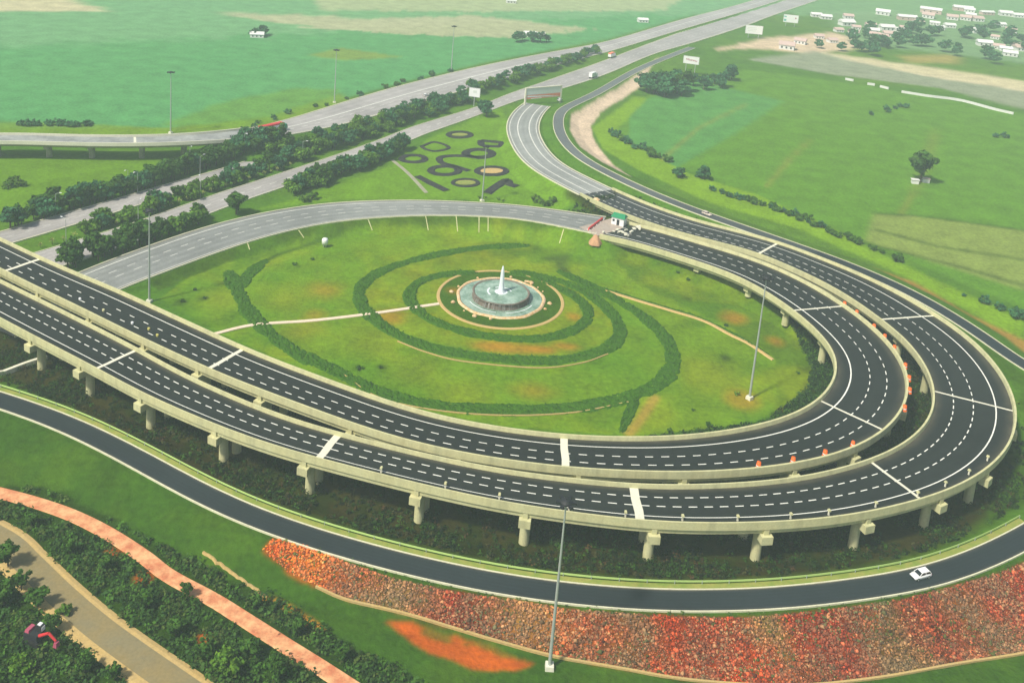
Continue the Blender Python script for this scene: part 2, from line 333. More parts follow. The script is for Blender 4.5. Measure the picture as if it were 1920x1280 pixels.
def softpoly(pts, jit=2.5):
    dx = (fbm(X, Y, 9, 31) - 0.5) * jit * 2; dy = (fbm(X, Y, 9, 41) - 0.5) * jit * 2
    return inside(X + dx, Y + dy, GP(pts))
def spot(px, py, rx, c, k=1.0, seed=3, ry=None):
    g = G(px, py); d = np.hypot((X - g[0]) / rx, (Y - g[1]) / (ry or rx)) + (n2 - 0.5) * 1.1
    blend(np.clip(1.3 - d, 0, 1), c, k)
blend(np.clip((n1 - 0.45) * 5, 0, 1), (0.10, 0.23, 0.028), 0.6)
# left far paddies: crop colours, paled and blued partly to stand in for haze
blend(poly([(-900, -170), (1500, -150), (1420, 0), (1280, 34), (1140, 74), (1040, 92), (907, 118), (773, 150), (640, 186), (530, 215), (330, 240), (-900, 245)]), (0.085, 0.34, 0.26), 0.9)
blend(softpoly([(-900, -170), (600, -170), (1500, -140), (2600, -60), (2600, 20), (1700, 25), (1150, 30), (640, 60), (-900, 130)], 30), (0.17, 0.40, 0.42), 0.6)  # broad paler band over the far land, haze partly painted into the colour
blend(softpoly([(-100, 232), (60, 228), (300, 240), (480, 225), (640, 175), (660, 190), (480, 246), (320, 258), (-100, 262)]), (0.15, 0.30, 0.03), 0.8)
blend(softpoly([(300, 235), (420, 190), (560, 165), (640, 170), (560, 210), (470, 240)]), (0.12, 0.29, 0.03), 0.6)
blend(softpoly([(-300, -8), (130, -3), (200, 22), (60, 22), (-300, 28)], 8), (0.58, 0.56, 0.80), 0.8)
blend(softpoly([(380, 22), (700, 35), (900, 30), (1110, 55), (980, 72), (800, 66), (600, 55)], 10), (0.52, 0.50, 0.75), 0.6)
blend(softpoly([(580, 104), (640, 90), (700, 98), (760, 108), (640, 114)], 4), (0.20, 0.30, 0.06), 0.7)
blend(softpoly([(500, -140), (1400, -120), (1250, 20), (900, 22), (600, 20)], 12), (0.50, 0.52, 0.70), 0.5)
# meadow left between the bridge and tree rows
blend(poly([(-200, 285), (480, 280), (300, 340), (60, 395), (-200, 440)]), (0.115, 0.27, 0.022), 0.9)
# right fields
blend(poly([(1120, 260), (1200, 190), (1240, 160), (1400, 130), (1620, 160), (1920, 215), (2500, 300), (2500, 900), (1920, 580), (1690, 480), (1500, 400), (1320, 330), (1160, 270)]), (0.095, 0.26, 0.035), 1)
blend(poly([(1180, 200), (1300, 150), (1470, 190), (1380, 250), (1260, 320), (1180, 270)]), (0.08, 0.29, 0.16), 0.8)  # bluish crop tint, partly painted-in distance haze
blend(poly([(1110, 240), (1190, 180), (1215, 185), (1150, 250), (1290, 325), (1420, 365), (1560, 430), (1680, 490), (1800, 545), (1920, 600), (1920, 640), (1700, 520), (1500, 430), (1330, 380), (1200, 320), (1130, 280)]), (0.17, 0.36, 0.022), 0.95)
blend(poly([(1640, 400), (1700, 404), (2300, 480), (2300, 610), (1920, 545), (1622, 452)]), (0.22, 0.32, 0.16), 0.8)
for ln in ([(1640, 430), (1760, 462), (1920, 487), (2200, 530)], [(1620, 455), (1800, 500), (1920, 535), (2200, 590)], [(1640, 400), (1660, 402), (1720, 404), (1920, 432)]):
    d, _ = seg_dist(X, Y, GP(ln)); blend(d < 1.1, (0.03, 0.08, 0.015), 0.9)
for ln in ([(1240, 300), (1310, 240), (1400, 195)], [(1437, 350), (1480, 300), (1520, 262)], [(1690, 400), (1722, 345), (1745, 280), (1755, 240)]):
    d, _ = seg_dist(X, Y, GP(ln)); blend(d < 1.0, (0.22, 0.26, 0.09), 0.7)
blend(softpoly([(1330, 95), (1440, 70), (1480, 70), (1560, 60), (1610, 75), (1640, 90), (1510, 100), (1400, 90)], 7), (0.70, 0.60, 1.0), 0.8)
blend(poly([(1400, 112), (1560, 140), (1760, 165), (1920, 205), (2400, 260), (2400, 200), (1920, 168), (1700, 135), (1530, 95)]), (0.27, 0.34, 0.55), 0.85)
blend(softpoly([(1525, 96), (1700, 120), (1920, 152), (2300, 200), (2300, 222), (1920, 172), (1720, 140), (1600, 115)], 4), (0.62, 0.62, 0.9), 0.85)
blend(softpoly([(1540, 20), (2300, 30), (2300, 165), (1920, 120), (1760, 100), (1600, 80)], 15), (0.18, 0.36, 0.40), 0.7)
blend(softpoly([(1690, 105), (1790, 102), (1800, 120), (1700, 118)], 5), (0.45, 0.36, 0.26), 0.6)
# gravel apron beside the slip road
blend(softpoly([(1066, 250), (1073, 218), (1100, 202), (1160, 168), (1215, 130), (1238, 104), (1222, 128), (1205, 160), (1125, 212), (1108, 235), (1115, 268), (1150, 308), (1185, 338), (1130, 312), (1090, 285)], 1.0), (0.62, 0.56, 0.95), 0.95)
# flower garden triangle
blend(poly([(560, 372), (760, 300), (800, 262), (940, 200), (955, 240), (975, 295), (1060, 350), (1130, 385), (1060, 396), (870, 374), (640, 374), (470, 395)]), (0.125, 0.30, 0.022), 0.95)
# inside of the loop
loop = [(300, 560), (420, 470), (520, 435), (640, 420), (870, 410), (1060, 432), (1200, 462), (1380, 530), (1500, 610), (1560, 680), (1540, 740), (1380, 800), (1180, 818), (940, 798), (770, 765), (560, 690), (400, 620)]
blend(poly(loop), (0.115, 0.275, 0.020), 1)
blend(poly(loop) * np.clip((n2 - 0.35) * 3, 0, 1), (0.16, 0.29, 0.018), 0.7)
blend(poly([(1180, 800), (1270, 690), (1150, 560), (1400, 640), (1460, 690), (1440, 760), (1380, 800)]), (0.12, 0.26, 0.018), 0.7)
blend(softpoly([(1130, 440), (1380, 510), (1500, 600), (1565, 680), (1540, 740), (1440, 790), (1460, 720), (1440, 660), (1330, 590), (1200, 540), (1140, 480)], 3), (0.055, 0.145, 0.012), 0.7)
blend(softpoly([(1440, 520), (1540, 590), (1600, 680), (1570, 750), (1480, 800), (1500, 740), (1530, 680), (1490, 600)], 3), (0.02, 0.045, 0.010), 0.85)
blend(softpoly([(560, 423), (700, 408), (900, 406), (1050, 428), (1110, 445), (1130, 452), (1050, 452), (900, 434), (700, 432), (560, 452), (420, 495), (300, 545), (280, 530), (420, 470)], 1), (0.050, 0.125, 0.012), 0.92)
blend(softpoly([(830, 480), (900, 455), (1000, 462), (1020, 470), (950, 495), (880, 505), (820, 500)], 2), (0.06, 0.14, 0.018), 0.7)
blend(poly(loop) * np.clip((fbm(X, Y, 22, 101) - 0.5) * 5, 0, 1), (0.22, 0.33, 0.015), 0.55)
blend(poly(loop) * np.clip((fbm(X, Y, 17, 111) - 0.56) * 6, 0, 1), (0.07, 0.20, 0.015), 0.6)
SP2 = [(962,508),(907,470),(807,485),(723,508),(686,532),(678,557),(694,587),(740,620),(807,646),(907,664),(1007,670),(1075,665),(1130,650),(1155,625),(1146,594),(1108,557),(1065,532)]
blend(poly(SP2), (0.15, 0.25, 0.012), 0.55); blend(poly(SP2) * np.clip((n3 - .45) * 4, 0, 1), (0.20, 0.27, 0.012), 0.6)
blend(softpoly([(1045,507),(1250,634),(1262,676),(1238,717),(1073,764),(940,768),(707,734),(567,667),(473,592),(440,545),(500,500),(640,455),(690,500),(674,557),(740,624),(907,669),(1075,671),(1162,627),(1113,557)], .5), (0.085, 0.235, 0.015), 0.45)
rr = np.hypot(X - FC[0], Y - FC[1])
blend((rr < 21) , (0.040, 0.120, 0.010), 0.95)
for s_ in [(610, 545, 8, 0.6, None), (730, 600, 5, 0.8, None), (850, 552, 3.2, .8, None), (1075, 600, 3, 1, None), (960, 658, 9, 0.85, 3), (1010, 660, 5, 1, 2), (1062, 655, 4, 1, 2), (1000, 735, 8, 0.5, 5), (1375, 598, 5, 0.9, None), (1455, 640, 4, 0.8, None), (1390, 748, 5, 0.8, None), (590, 592, 4, .5, None), (570, 620, 7, .3, None), (920, 655, 6, .6, 3), (790, 700, 9, .15, None), (1480, 775, 3, .8, None)]:
    spot(s_[0], s_[1], s_[2], (0.46, 0.19, 0.035), s_[3] * 0.55, ry=s_[4])
for s_ in [(540, 560, 9), (870, 740, 10), (1330, 700, 12), (700, 640, 10), (420, 560, 8)]:
    spot(s_[0], s_[1], s_[2], (0.20, 0.28, 0.02), 0.5)
for s_ in [(670, 690, 1.5), (715, 690, 1.5), (560, 500, 1.0), (1300, 520, 2), (1290, 560, 2), (340, 565, 2), (380, 560, 2), (1360, 670, 2)]:
    spot(s_[0], s_[1], s_[2], (0.03, 0.07, 0.01), 0.8)
d, _ = seg_dist(X, Y, GP([(1228, 745), (1205, 780), (1180, 812)])); blend(np.clip(1.5 - d / 1.4, 0, 1), (0.34, 0.26, 0.10), 0.8)
d, _ = seg_dist(X, Y, GP([(1030, 490), (1060, 483), (1050, 500), (1060, 515)])); blend(np.clip(1.5 - d / 2.2, 0, 1), (0.06, 0.13, 0.03), 0.9)
d, _ = seg_dist(X, Y, GP([(640, 441), (600, 452), (520, 478), (495, 492)])); blend(np.clip(1.5 - d / 1.0, 0, 1), (0.035, 0.10, 0.012), 0.8)
# under the flyovers: bare brown soil and scrub
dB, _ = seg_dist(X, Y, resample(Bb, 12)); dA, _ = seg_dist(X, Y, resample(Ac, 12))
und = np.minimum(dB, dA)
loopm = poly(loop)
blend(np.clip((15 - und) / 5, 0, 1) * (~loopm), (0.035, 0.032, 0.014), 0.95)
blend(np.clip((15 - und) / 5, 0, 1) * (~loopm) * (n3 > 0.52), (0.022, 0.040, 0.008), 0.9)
# foreground
fg = [(-300, 770), (0, 768), (133, 821), (333, 922), (467, 988), (633, 1041), (807, 1085), (973, 1120), (1140, 1138), (1400, 1146), (1713, 1115), (1930, 1040), (2600, 1000), (2600, 1500), (-600, 1500), (-600, 770)]
blend(inside(X, Y, GP(fg, 2)), (0.038, 0.115, 0.016), 1)
blend(inside(X, Y, GP(fg, 2)) * np.clip((n2 - 0.45) * 4, 0, 1), (0.065, 0.15, 0.018), 0.5)
blend(softpoly([(-600, 905), (0, 905), (100, 930), (230, 990), (330, 1040), (420, 1080), (520, 1130), (640, 1205), (760, 1265), (800, 1290), (800, 1500), (-600, 1500)], 3), (0.022, 0.060, 0.010), 0.95)
blend(softpoly([(1700, 590), (1800, 620), (1850, 650), (1925, 720), (2060, 800), (2060, 900), (1925, 960), (1850, 1010), (1850, 960), (1920, 850), (1920, 740)], 2), (0.045, 0.12, 0.015), 0.9)
blend(softpoly([(1640, 505), (1720, 530), (1800, 580), (1925, 640), (1990, 690), (1960, 700), (1880, 630), (1780, 575), (1680, 525)], 1), (0.42, 0.25, 0.12), 0.75)
SLOPE = [(492, 1030), (512, 1010), (560, 1018), (640, 1050), (740, 1085), (860, 1110), (1000, 1130), (1060, 1142), (1280, 1156), (1400, 1158), (1560, 1142), (1700, 1122), (1800, 1095), (1870, 1075), (1935, 1048), (2080, 980), (2200, 1100), (2000, 1212), (1930, 1222), (1800, 1242), (1640, 1270), (1480, 1284), (1300, 1275), (1160, 1252), (1030, 1228), (900, 1192), (760, 1150), (650, 1124), (590, 1098), (540, 1072)]
Sw = np.array([T(*p)[:3] for p in SLOPE])
inS = inside(X + (n3 - .5) * 1.2, Y + (n3 - .5) * 1.2, Sw)
RC = [(520, 1035, 12, (0.95, 0.20, 0.015)), (590, 1065, 9, (0.95, 0.32, 0.06)), (640, 1090, 8, (0.62, 0.14, 0.05)), (720, 1110, 12, (0.50, 0.34, 0.20)), (760, 1120, 8, (0.45, 0.36, 0.22)), (840, 1145, 11, (0.46, 0.075, 0.03)), (910, 1170, 9, (0.38, 0.05, 0.03)), (965, 1145, 8, (0.62, 0.48, 0.26)), (1010, 1190, 9, (0.66, 0.28, 0.09)), (1090, 1190, 10, (0.50, 0.15, 0.06)), (1150, 1215, 7, (0.55, 0.12, 0.04)), (1185, 1212, 8, (0.22, 0.22, 0.13)), (1240, 1215, 8, (0.60, 0.10, 0.02)), (1330, 1190, 11, (0.48, 0.08, 0.025)), (1430, 1230, 8, (0.60, 0.09, 0.02)), (1450, 1190, 7, (0.36, 0.36, 0.18)), (1560, 1200, 13, (0.45, 0.06, 0.02)), (1660, 1190, 11, (0.24, 0.19, 0.09)), (1740, 1180, 9, (0.36, 0.09, 0.04)), (1840, 1200, 9, (0.40, 0.16, 0.08)), (1890, 1110, 10, (0.42, 0.08, 0.035)), (1620, 1150, 6, (0.50, 0.10, 0.03)), (2050, 1100, 15, (0.42, 0.08, 0.035)), (1500, 1270, 8, (0.34, 0.12, 0.05)), (1400, 1265, 8, (0.6, 0.10, 0.02))]
RCw = [(T(a, b)[:2], r, np.array(c)) for a, b, r, c in RC]
def rcol(x, y):
    x, y = x + (fbm(x, y, 6, 61) - .5) * 9, y + (fbm(x, y, 6, 71) - .5) * 9
    wsum = np.zeros(np.shape(x)) + 1e-4; acc = np.zeros(np.shape(x) + (3,)) + np.array((0.45, 0.12, 0.05)) * 1e-4
    for p, r, c in RCw:
        ww = np.exp(-(((x - p[0]) ** 2 + (y - p[1]) ** 2) / (r * 0.62) ** 2) ** 1.2); wsum = wsum + ww; acc = acc + ww[..., None] * c
    return acc / wsum[..., None]
Cr = rcol(X[inS], Y[inS]) * 0.6 * (0.35 + 0.7 * vnoise(X[inS], Y[inS], 1.1, 88) * (0.5 + fbm(X[inS], Y[inS], 8, 90)))[:, None]
C[inS] = Cr
blend(softpoly([(718, 1166), (760, 1168), (840, 1192), (940, 1220), (1005, 1242), (960, 1256), (880, 1255), (800, 1222), (755, 1190)], 1.0), (0.50, 0.105, 0.02), 0.9)
blend(softpoly([(760, 1166), (860, 1194), (1000, 1238), (900, 1225), (820, 1200)], 2.0) & (n3 > .45), (0.10, 0.13, 0.02), 0.8)
d, _ = seg_dist(X, Y, GP([(500, 1120), (540, 1140), (620, 1192)])); blend((d < 0.8) & (n3 > 0.5), (0.60, 0.30, 0.08), 0.9)
for s_ in [(210, 1035, 1.2), (272, 1082, 1.5), (385, 1195, 1.2), (240, 1030, 1)]:
    spot(s_[0], s_[1], s_[2], (0.60, 0.13, 0.03), 0.9)
for _ in range(2):
    C[1:-1, 1:-1] = 0.4 * C[1:-1, 1:-1] + 0.15 * (C[:-2, 1:-1] + C[2:, 1:-1] + C[1:-1, :-2] + C[1:-1, 2:])
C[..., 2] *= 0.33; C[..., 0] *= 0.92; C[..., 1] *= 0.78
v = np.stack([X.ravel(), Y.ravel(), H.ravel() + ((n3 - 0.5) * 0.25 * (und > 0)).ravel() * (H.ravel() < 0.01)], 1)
me = bpy.data.meshes.new('ground'); ny, nx = X.shape
idx = np.arange(nx * ny).reshape(ny, nx)
q = np.stack([idx[:-1, :-1], idx[:-1, 1:], idx[1:, 1:], idx[1:, :-1]], -1).reshape(-1, 4)
me.vertices.add(len(v)); me.vertices.foreach_set('co', v.astype(np.float32).ravel())
me.loops.add(q.size); me.loops.foreach_set('vertex_index', q.ravel().astype(np.int32))
me.polygons.add(len(q)); me.polygons.foreach_set('loop_start', np.arange(0, q.size, 4, dtype=np.int32)); me.update()
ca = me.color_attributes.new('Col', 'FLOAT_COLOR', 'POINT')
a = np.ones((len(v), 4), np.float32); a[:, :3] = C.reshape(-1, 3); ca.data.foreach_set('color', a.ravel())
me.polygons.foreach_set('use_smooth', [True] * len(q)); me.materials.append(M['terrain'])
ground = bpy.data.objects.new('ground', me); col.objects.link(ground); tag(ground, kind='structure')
print('ground verts', len(v))

# ================================================================ roads on the ground
def drape(P, dz): P = P.copy(); P[:, 2] = [hz(p[0], p[1]) for p in P]; P[:, 2] += dz; return P
def dashes(mb, P, off, on, gap, w_=0.15, dz=0.0, s0=0.0, s1=None, ws=None):
    s = arclen(P); N = normals(P)
    if ws is not None: P = P.copy(); P[:, :2] += N * (off * ws)[:, None]; off = 0.0
    end = s[-1] if s1 is None else s1; t = s0
    def at(u): return np.array([np.interp(u, s, P[:, 0]) + np.interp(u, s, N[:, 0]) * off, np.interp(u, s, P[:, 1]) + np.interp(u, s, N[:, 1]) * off, np.interp(u, s, P[:, 2]) + dz]), np.array([np.interp(u, s, N[:, 0]), np.interp(u, s, N[:, 1]), 0])
    while t < end:
        a_, na = at(t); b_, nb = at(min(t + on, end))
        mb.add([a_ - na * w_, a_ + na * w_, b_ + nb * w_, b_ - nb * w_], [(0, 1, 2, 3)]); t += on + gap
def road(name, P, w_, m, lines, kerb=None, dz=0.10, var=True):
    ws = P[:, 3] / w_ if var else None; K = 13
    r = MB()
    offs = np.linspace(-w_ / 2, w_ / 2, K)
    r.sweep(P, [(o, dz) for o in offs], closed=False, ws=ws)
    r.c = wear(P, K, m[1], m[2] if len(m) > 2 else None); r = r.build(name, m[0]); tag(r, kind='structure')
    mb = MB()
    for off, on, gap, lw in lines:
        if gap == 0: mb.sweep(P, [(off - lw, dz + 0.02), (off + lw, dz + 0.02)], closed=False, ws=ws)
        else: dashes(mb, P, off, on, gap, lw, dz + 0.02, ws=ws)
    mb.build('road_marking', M['paint_worn'], r)
    if kerb:
        k = MB()
        for sd_ in (-1, 1): k.sweep(P, [(sd_ * w_ / 2, -0.4), (sd_ * w_ / 2, dz + 0.15), (sd_ * (w_ / 2 + kerb), dz + 0.15), (sd_ * (w_ / 2 + kerb), -0.4)], ws=ws)
        k.build('kerb', M['kerb'], r)
    return r
def wear(P, K, base, far=None):
    """tyre tracks, dusty edges and patched lengths as vertex colours"""
    r = np.random.default_rng(len(P) * 7 + K); n = len(P); out = []
    u = np.linspace(-1, 1, K); tr = 1 - 0.16 * np.cos(u * math.pi * 3) ** 2
    patchv = np.interp(np.arange(n), np.arange(0, n + 8, 8), r.uniform(.86, 1.16, len(np.arange(0, n + 8, 8))))
    for i in range(n):
        for j in range(K):
            e = max(0, abs(u[j]) - .8) / .2; k = tr[j] * patchv[i] * r.uniform(.93, 1.08)
            fk = min(1, max(0, (P[i, 1] - 330) / 120)) if far is not None and i > n // 2 else 0  # later half blends to the paler far tone with distance
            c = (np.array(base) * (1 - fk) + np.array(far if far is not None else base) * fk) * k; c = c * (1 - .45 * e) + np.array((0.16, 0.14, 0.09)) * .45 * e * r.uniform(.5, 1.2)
            out.append(tuple(c))
    return out
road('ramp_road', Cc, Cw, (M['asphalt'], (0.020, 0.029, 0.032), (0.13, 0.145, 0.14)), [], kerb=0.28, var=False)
road('loop_road', A2c, A2w, (M['asphalt'], (0.23, 0.24, 0.225)), [(-A2w / 2 + 1.0, 0, 0, .12), (A2w / 2 - 2.4, 0, 0, .2), (-1.5, 3, 4, .14), (2, 3, 4, .14)], kerb=0.35)
road('flyover_approach_road', Be, Bw, (M['asphalt'], (0.27, 0.28, 0.26)), [(-Bw / 2 + 1.2, 0, 0, .2), (Bw / 2 - 1.2, 0, 0, .2), (-Bw / 6, 0, 0, .3), (Bw / 5, 0, 0, .3)], kerb=0.5)
road('highway_far_carriageway', De, Dw, (M['asphalt'], (0.36, 0.34, 0.32)), [(-Dw / 2 + 1, 0, 0, .2), (Dw / 2 - 1, 0, 0, .2), (-1, 0, 0, .5), (4, 4, 5, .2)], kerb=0.6)
road('highway_near_carriageway', Ec, Ew, (M['asphalt'], (0.36, 0.34, 0.32)), [(-Ew / 2 + 1, 0, 0, .2), (Ew / 2 - 1, 0, 0, .2), (0, 4, 5, .2)], kerb=0.6)
road('frontage_road', Fc, Fw, (M['asphalt'], (0.36, 0.34, 0.32)), [(0, 3, 4, .12)], kerb=0.4)
PP = TP([(-80, 905), (0, 924), (67, 942), (133, 965), (200, 998), (267, 1041), (317, 1079), (400, 1124), (467, 1166), (533, 1208), (600, 1250), (680, 1302)], 0.0, 2)
tag(MB().sweep(PP, [(-1.7, 0.02), (-1.5, 0.22), (1.5, 0.22), (1.7, 0.02)], closed=False).build('brick_path', M['pink_path']), kind='structure')
DR = TP([(-110, 960), (0, 1013), (50, 1058), (108, 1115), (178, 1176), (245, 1226), (316, 1276), (400, 1335)], 0.0, 2)
tag(MB().sweep(DR, [(-4.4, 0.04), (-3.6, 0.22), (3.6, 0.22), (4.4, 0.04)], closed=False).build('dirt_road_verge', M['sand']), kind='structure')
tag(MB().sweep(DR, [(-2.9, 0.23), (0, 0.27), (2.3, 0.23)], closed=False).build('dirt_road', M['dirt']), kind='structure')
WP = TP([(400, 627), (480, 609), (600, 600), (700, 588), (823, 570)], 0.0, 2)
tag(MB().sweep(WP, [(-0.7, 0.0), (-0.7, 0.25), (0.7, 0.25), (0.7, 0.0)], closed=False).build('garden_path', M['path_white']), kind='structure')
# grassy verge beside the ramp
V = Cc.copy(); i1 = near(Cc, 1925, 960, 3)
tag(MB().sweep(V, [(-Cw / 2 - 0.32, 0.02), (-Cw / 2 - 1.9, 0.03)], closed=False, i1=i1).build('verge', M['yellow_grass']), kind='structure')
side = -1 if np.dot(normals(Cc)[200], (GP([(1280, 1112)], 3)[0] - Cc[near(Cc, 1280, 1127, 3)][:3])[:2]) < 0 else 1
# ================================================================ flyovers
def stations(P, marks, z):
    out = []
    for px, py in marks: out.append(near(P, px, py, z))
    return out
def flyover(P, W, label, dash, edge_side, piers, joints, outer, name='flyover'):
    """outer: side (+1/-1) facing away from the loop"""
    root = empty(name, (float(P[0, 0]), float(P[0, 1]), 0), label=label, cat='flyover')
    L = root.matrix_world = Matrix.Translation(root.location)
    O = np.array([P[0, 0], P[0, 1], 0, 0]); Q = P - O; h = W / 2; ws = P[:, 3] / W
    MB().sweep(Q, [(-h, -0.02), (h, -0.02), (h, -0.9), (h - .45, -0.95), (h - .55, -2.1), (h - 1.6, -2.25), (-h + 1.6, -2.25), (-h + .55, -2.1), (-h + .45, -0.95), (-h, -0.9)], ws=ws).build('deck', M['concrete'], root)
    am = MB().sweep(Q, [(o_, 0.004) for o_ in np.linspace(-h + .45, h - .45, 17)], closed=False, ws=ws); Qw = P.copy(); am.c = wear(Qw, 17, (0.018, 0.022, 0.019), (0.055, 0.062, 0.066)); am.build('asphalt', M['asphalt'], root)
    for sd_ in (-1, 1):
        h = W / 2; o_ = [(sd_ * h, -0.9), (sd_ * (h + .05), -0.9), (sd_ * (h + .05), zt), (sd_ * (h - .38), zt), (sd_ * (h - .5), 0.2), (sd_ * (h - .52), 0.0), (sd_ * h, 0.0)]
        MB().sweep(Q, o_, ws=ws).build('parapet', M['concrete'], root)
    mk = MB(); s = arclen(Q)
    for off, on, gap, a0, a1 in dash: dashes(mk, Q, off, on, gap, .13, 0.012, s0=a0 * s[-1], s1=a1 * s[-1], ws=ws)
    mk.sweep(Q, [(edge_side * .27 * W - .13, 0.012), (edge_side * .27 * W + .13, 0.012)], closed=False, ws=ws)
    mk.build('lane_marking', M['paint'], root)
    N = normals(Q)
    for j, (i, wd) in enumerate(joints):
        n = N[i]; t = np.array([-n[1], n[0]]); p = Q[i]; m = MB(); hh = (h - .5) * ws[i]
        pr = [(-hh, -wd), (-hh * .3, -wd * 1.1), (hh * .4, -wd * .85), (hh, -wd), (hh, wd), (hh * .3, wd * 1.15), (-hh * .4, wd * .9), (-hh, wd)]
        vv = [(p[0] + n[0] * a_ + t[0] * b_, p[1] + n[1] * a_ + t[1] * b_, p[2] + 0.02) for a_, b_ in pr]
        m.add(vv, [tuple(range(8))]); m.build('expansion_joint', M['concrete_white'], root)
    for i in piers:
        n = N[i]; p = Q[i]; rz = math.atan2(n[1], n[0]); g = hz(P[i, 0], P[i, 1]); zb = p[2] - 2.25
        pr = empty('pier', (p[0], p[1], 0), rz); pr.parent = root
        cap = MB(); e = outer; h = W / 2 * ws[i]; Wl = 2 * h
        cap.box((e * 0.2, 0, zb - 0.85), (Wl - 3.0, 2.0, 1.5))
        cap.box((e * (h - .35), 0, zb - 1.0), (2.2, 2.6, 1.9))
        cap.box((e * (h - .45), 0, zb + 0.55), (0.9, 1.1, 1.25))
        cap.build('pier_cap', M['concrete'], pr)
        for cx in (e * (h - 3.4), -e * (h - 3.4)):
            ct = MB(); ct.tube((cx, 0, g - 0.6), (cx, 0, zb - 1.5), 1.15, 1.05, 20); ct.build('column', M['concrete'], pr, smooth=False)
    return root
nB = normals(Bc); i_ = near(Bc, 1200, 940, 11); outB = 1 if np.dot(nB[i_], (G(1200, 977, 11) - Bc[i_][:3])[:2]) > 0 else -1
nA = normals(Ac); i_ = near(Ac, 1200, 850, 11); outA = 1 if np.dot(nA[i_], (G(1200, 882, 11) - Ac[i_][:3])[:2]) > 0 else -1
Bp = [near(Bc, x, y, 9) for x, y in [(-40, 575), (64, 640), (163, 690), (276, 750), (411, 815), (578, 878), (778, 930), (993, 965), (1220, 985), (1430, 990), (1608, 970), (1750, 930), (1843, 885), (1890, 800), (1875, 700), (1800, 625), (1680, 555), (1540, 495), (1400, 445), (1280, 410)]]
Bp[0:1] = [3]
Ap = [near(Ac, x, y, 9) for x, y in [(30, 500), (105, 545), (190, 590), (290, 640), (400, 685), (525, 730), (690, 790), (870, 835), (1070, 862), (1270, 868), (1460, 862), (1590, 838), (1680, 770), (1690, 700), (1640, 630), (1540, 565), (1430, 515), (1320, 475)]]
Bj = [(near(Bc, x, y, 11), w_) for x, y, w_ in [(222, 666, .5), (612, 838, .9), (1196, 945, 1.0), (1685, 902, .4), (1835, 752, .35), (1690, 588, .4), (1425, 462, .5)]]
Aj = [(near(Ac, x, y, 11), w_) for x, y, w_ in [(46, 497, .6), (432, 672, .6), (1068, 848, .9), (1605, 778, .35), (1537, 574, .35)]]
flyB = flyover(Bb, Bw, 'outer concrete flyover with dark asphalt deck sweeping nearest the camera on round piers', [(-outB * .24 * Bw, 2.0, 1.6, 0, 1), (0.0, 2.0, 1.6, 0, 1)], outB, [i for i in Bp if i < len(Bb)], [j for j in Bj if j[0] < len(Bb)], outB)
fA = arclen(Ac)[near(Ac, 330, 625, 11)] / arclen(Ac)[-1]
flyA = flyover(Ac, Aw, 'inner concrete flyover curving around the fountain garden', [(outA * .22 * Aw, 2.0, 4.0, 0, fA), (-outA * .01 * Aw, 2.0, 4.0, 0, fA), (outA * .22 * Aw, 2.0, 2.0, fA, 1), (-outA * .01 * Aw, 2.0, 2.0, fA, 1)], -outA, Ap, Aj, outA)
# bridge on the left
def bridge():
    P = Db; root = empty('bridge', (float(P[-1, 0]), float(P[-1, 1]), 0), label='slender grey flyover bridge on piers crossing the green field at the left', cat='bridge')
    O = np.array([P[-1, 0], P[-1, 1], 0, 0]); Q = P - O; Dw = float(np.median(P[:, 3])); print('bridge', Dw); h = Dw / 2; ws = np.maximum(1, P[:, 3] / Dw)
    MB().sweep(Q, [(-h, 0), (h, 0), (h, -0.8), (h - 1, -1.8), (-h + 1, -1.8), (-h, -0.8)], ws=ws).build('deck', M['concrete_dark'], root)
    MB().sweep(Q, [(-h + .4, 0.01), (h - .4, 0.01)], closed=False, ws=ws).build('asphalt', M['asphalt_bridge'], root)
    for s_ in (-1, 1): MB().sweep(Q, [(s_ * (h + .05), -0.6), (s_ * (h + .05), 1), (s_ * (h - .35), 1), (s_ * (h - .35), 0.02)], ws=ws).build('parapet', M['concrete_white'], root)
    N = normals(Q)
    for px in (-90, 0, 88, 174, 262, 345, 430):
        i = near(P, px, 262, 8); rz = math.atan2(N[i, 1], N[i, 0]); pr = empty('pier', (Q[i, 0], Q[i, 1], 0), rz); pr.parent = root
        MB().box((0, 0, Q[i, 2] - 2.3), (Dw - 2, 1.8, 1.2)).build('pier_cap', M['concrete_dark'], pr)
        m = MB(); m.tube((0, 0, -0.5), (0, 0, Q[i, 2] - 2.8), 1.3, 1.3, 14); m.build('column', M['concrete_dark'], pr)
    i = near(P, 255, 262, 8); n = N[i]; t = np.array([-n[1], n[0]])
    m = MB(); m.add([tuple(Q[i, :2] + n * a_ + t * b_) + (Q[i, 2] + .03,) for a_, b_ in ((-h + .5, -1), (h - .5, 0), (h - .5, 1.2), (-h + .5, 0))], [(0, 1, 2, 3)]); m.build('expansion_joint', M['concrete_white'], root)
bridge()
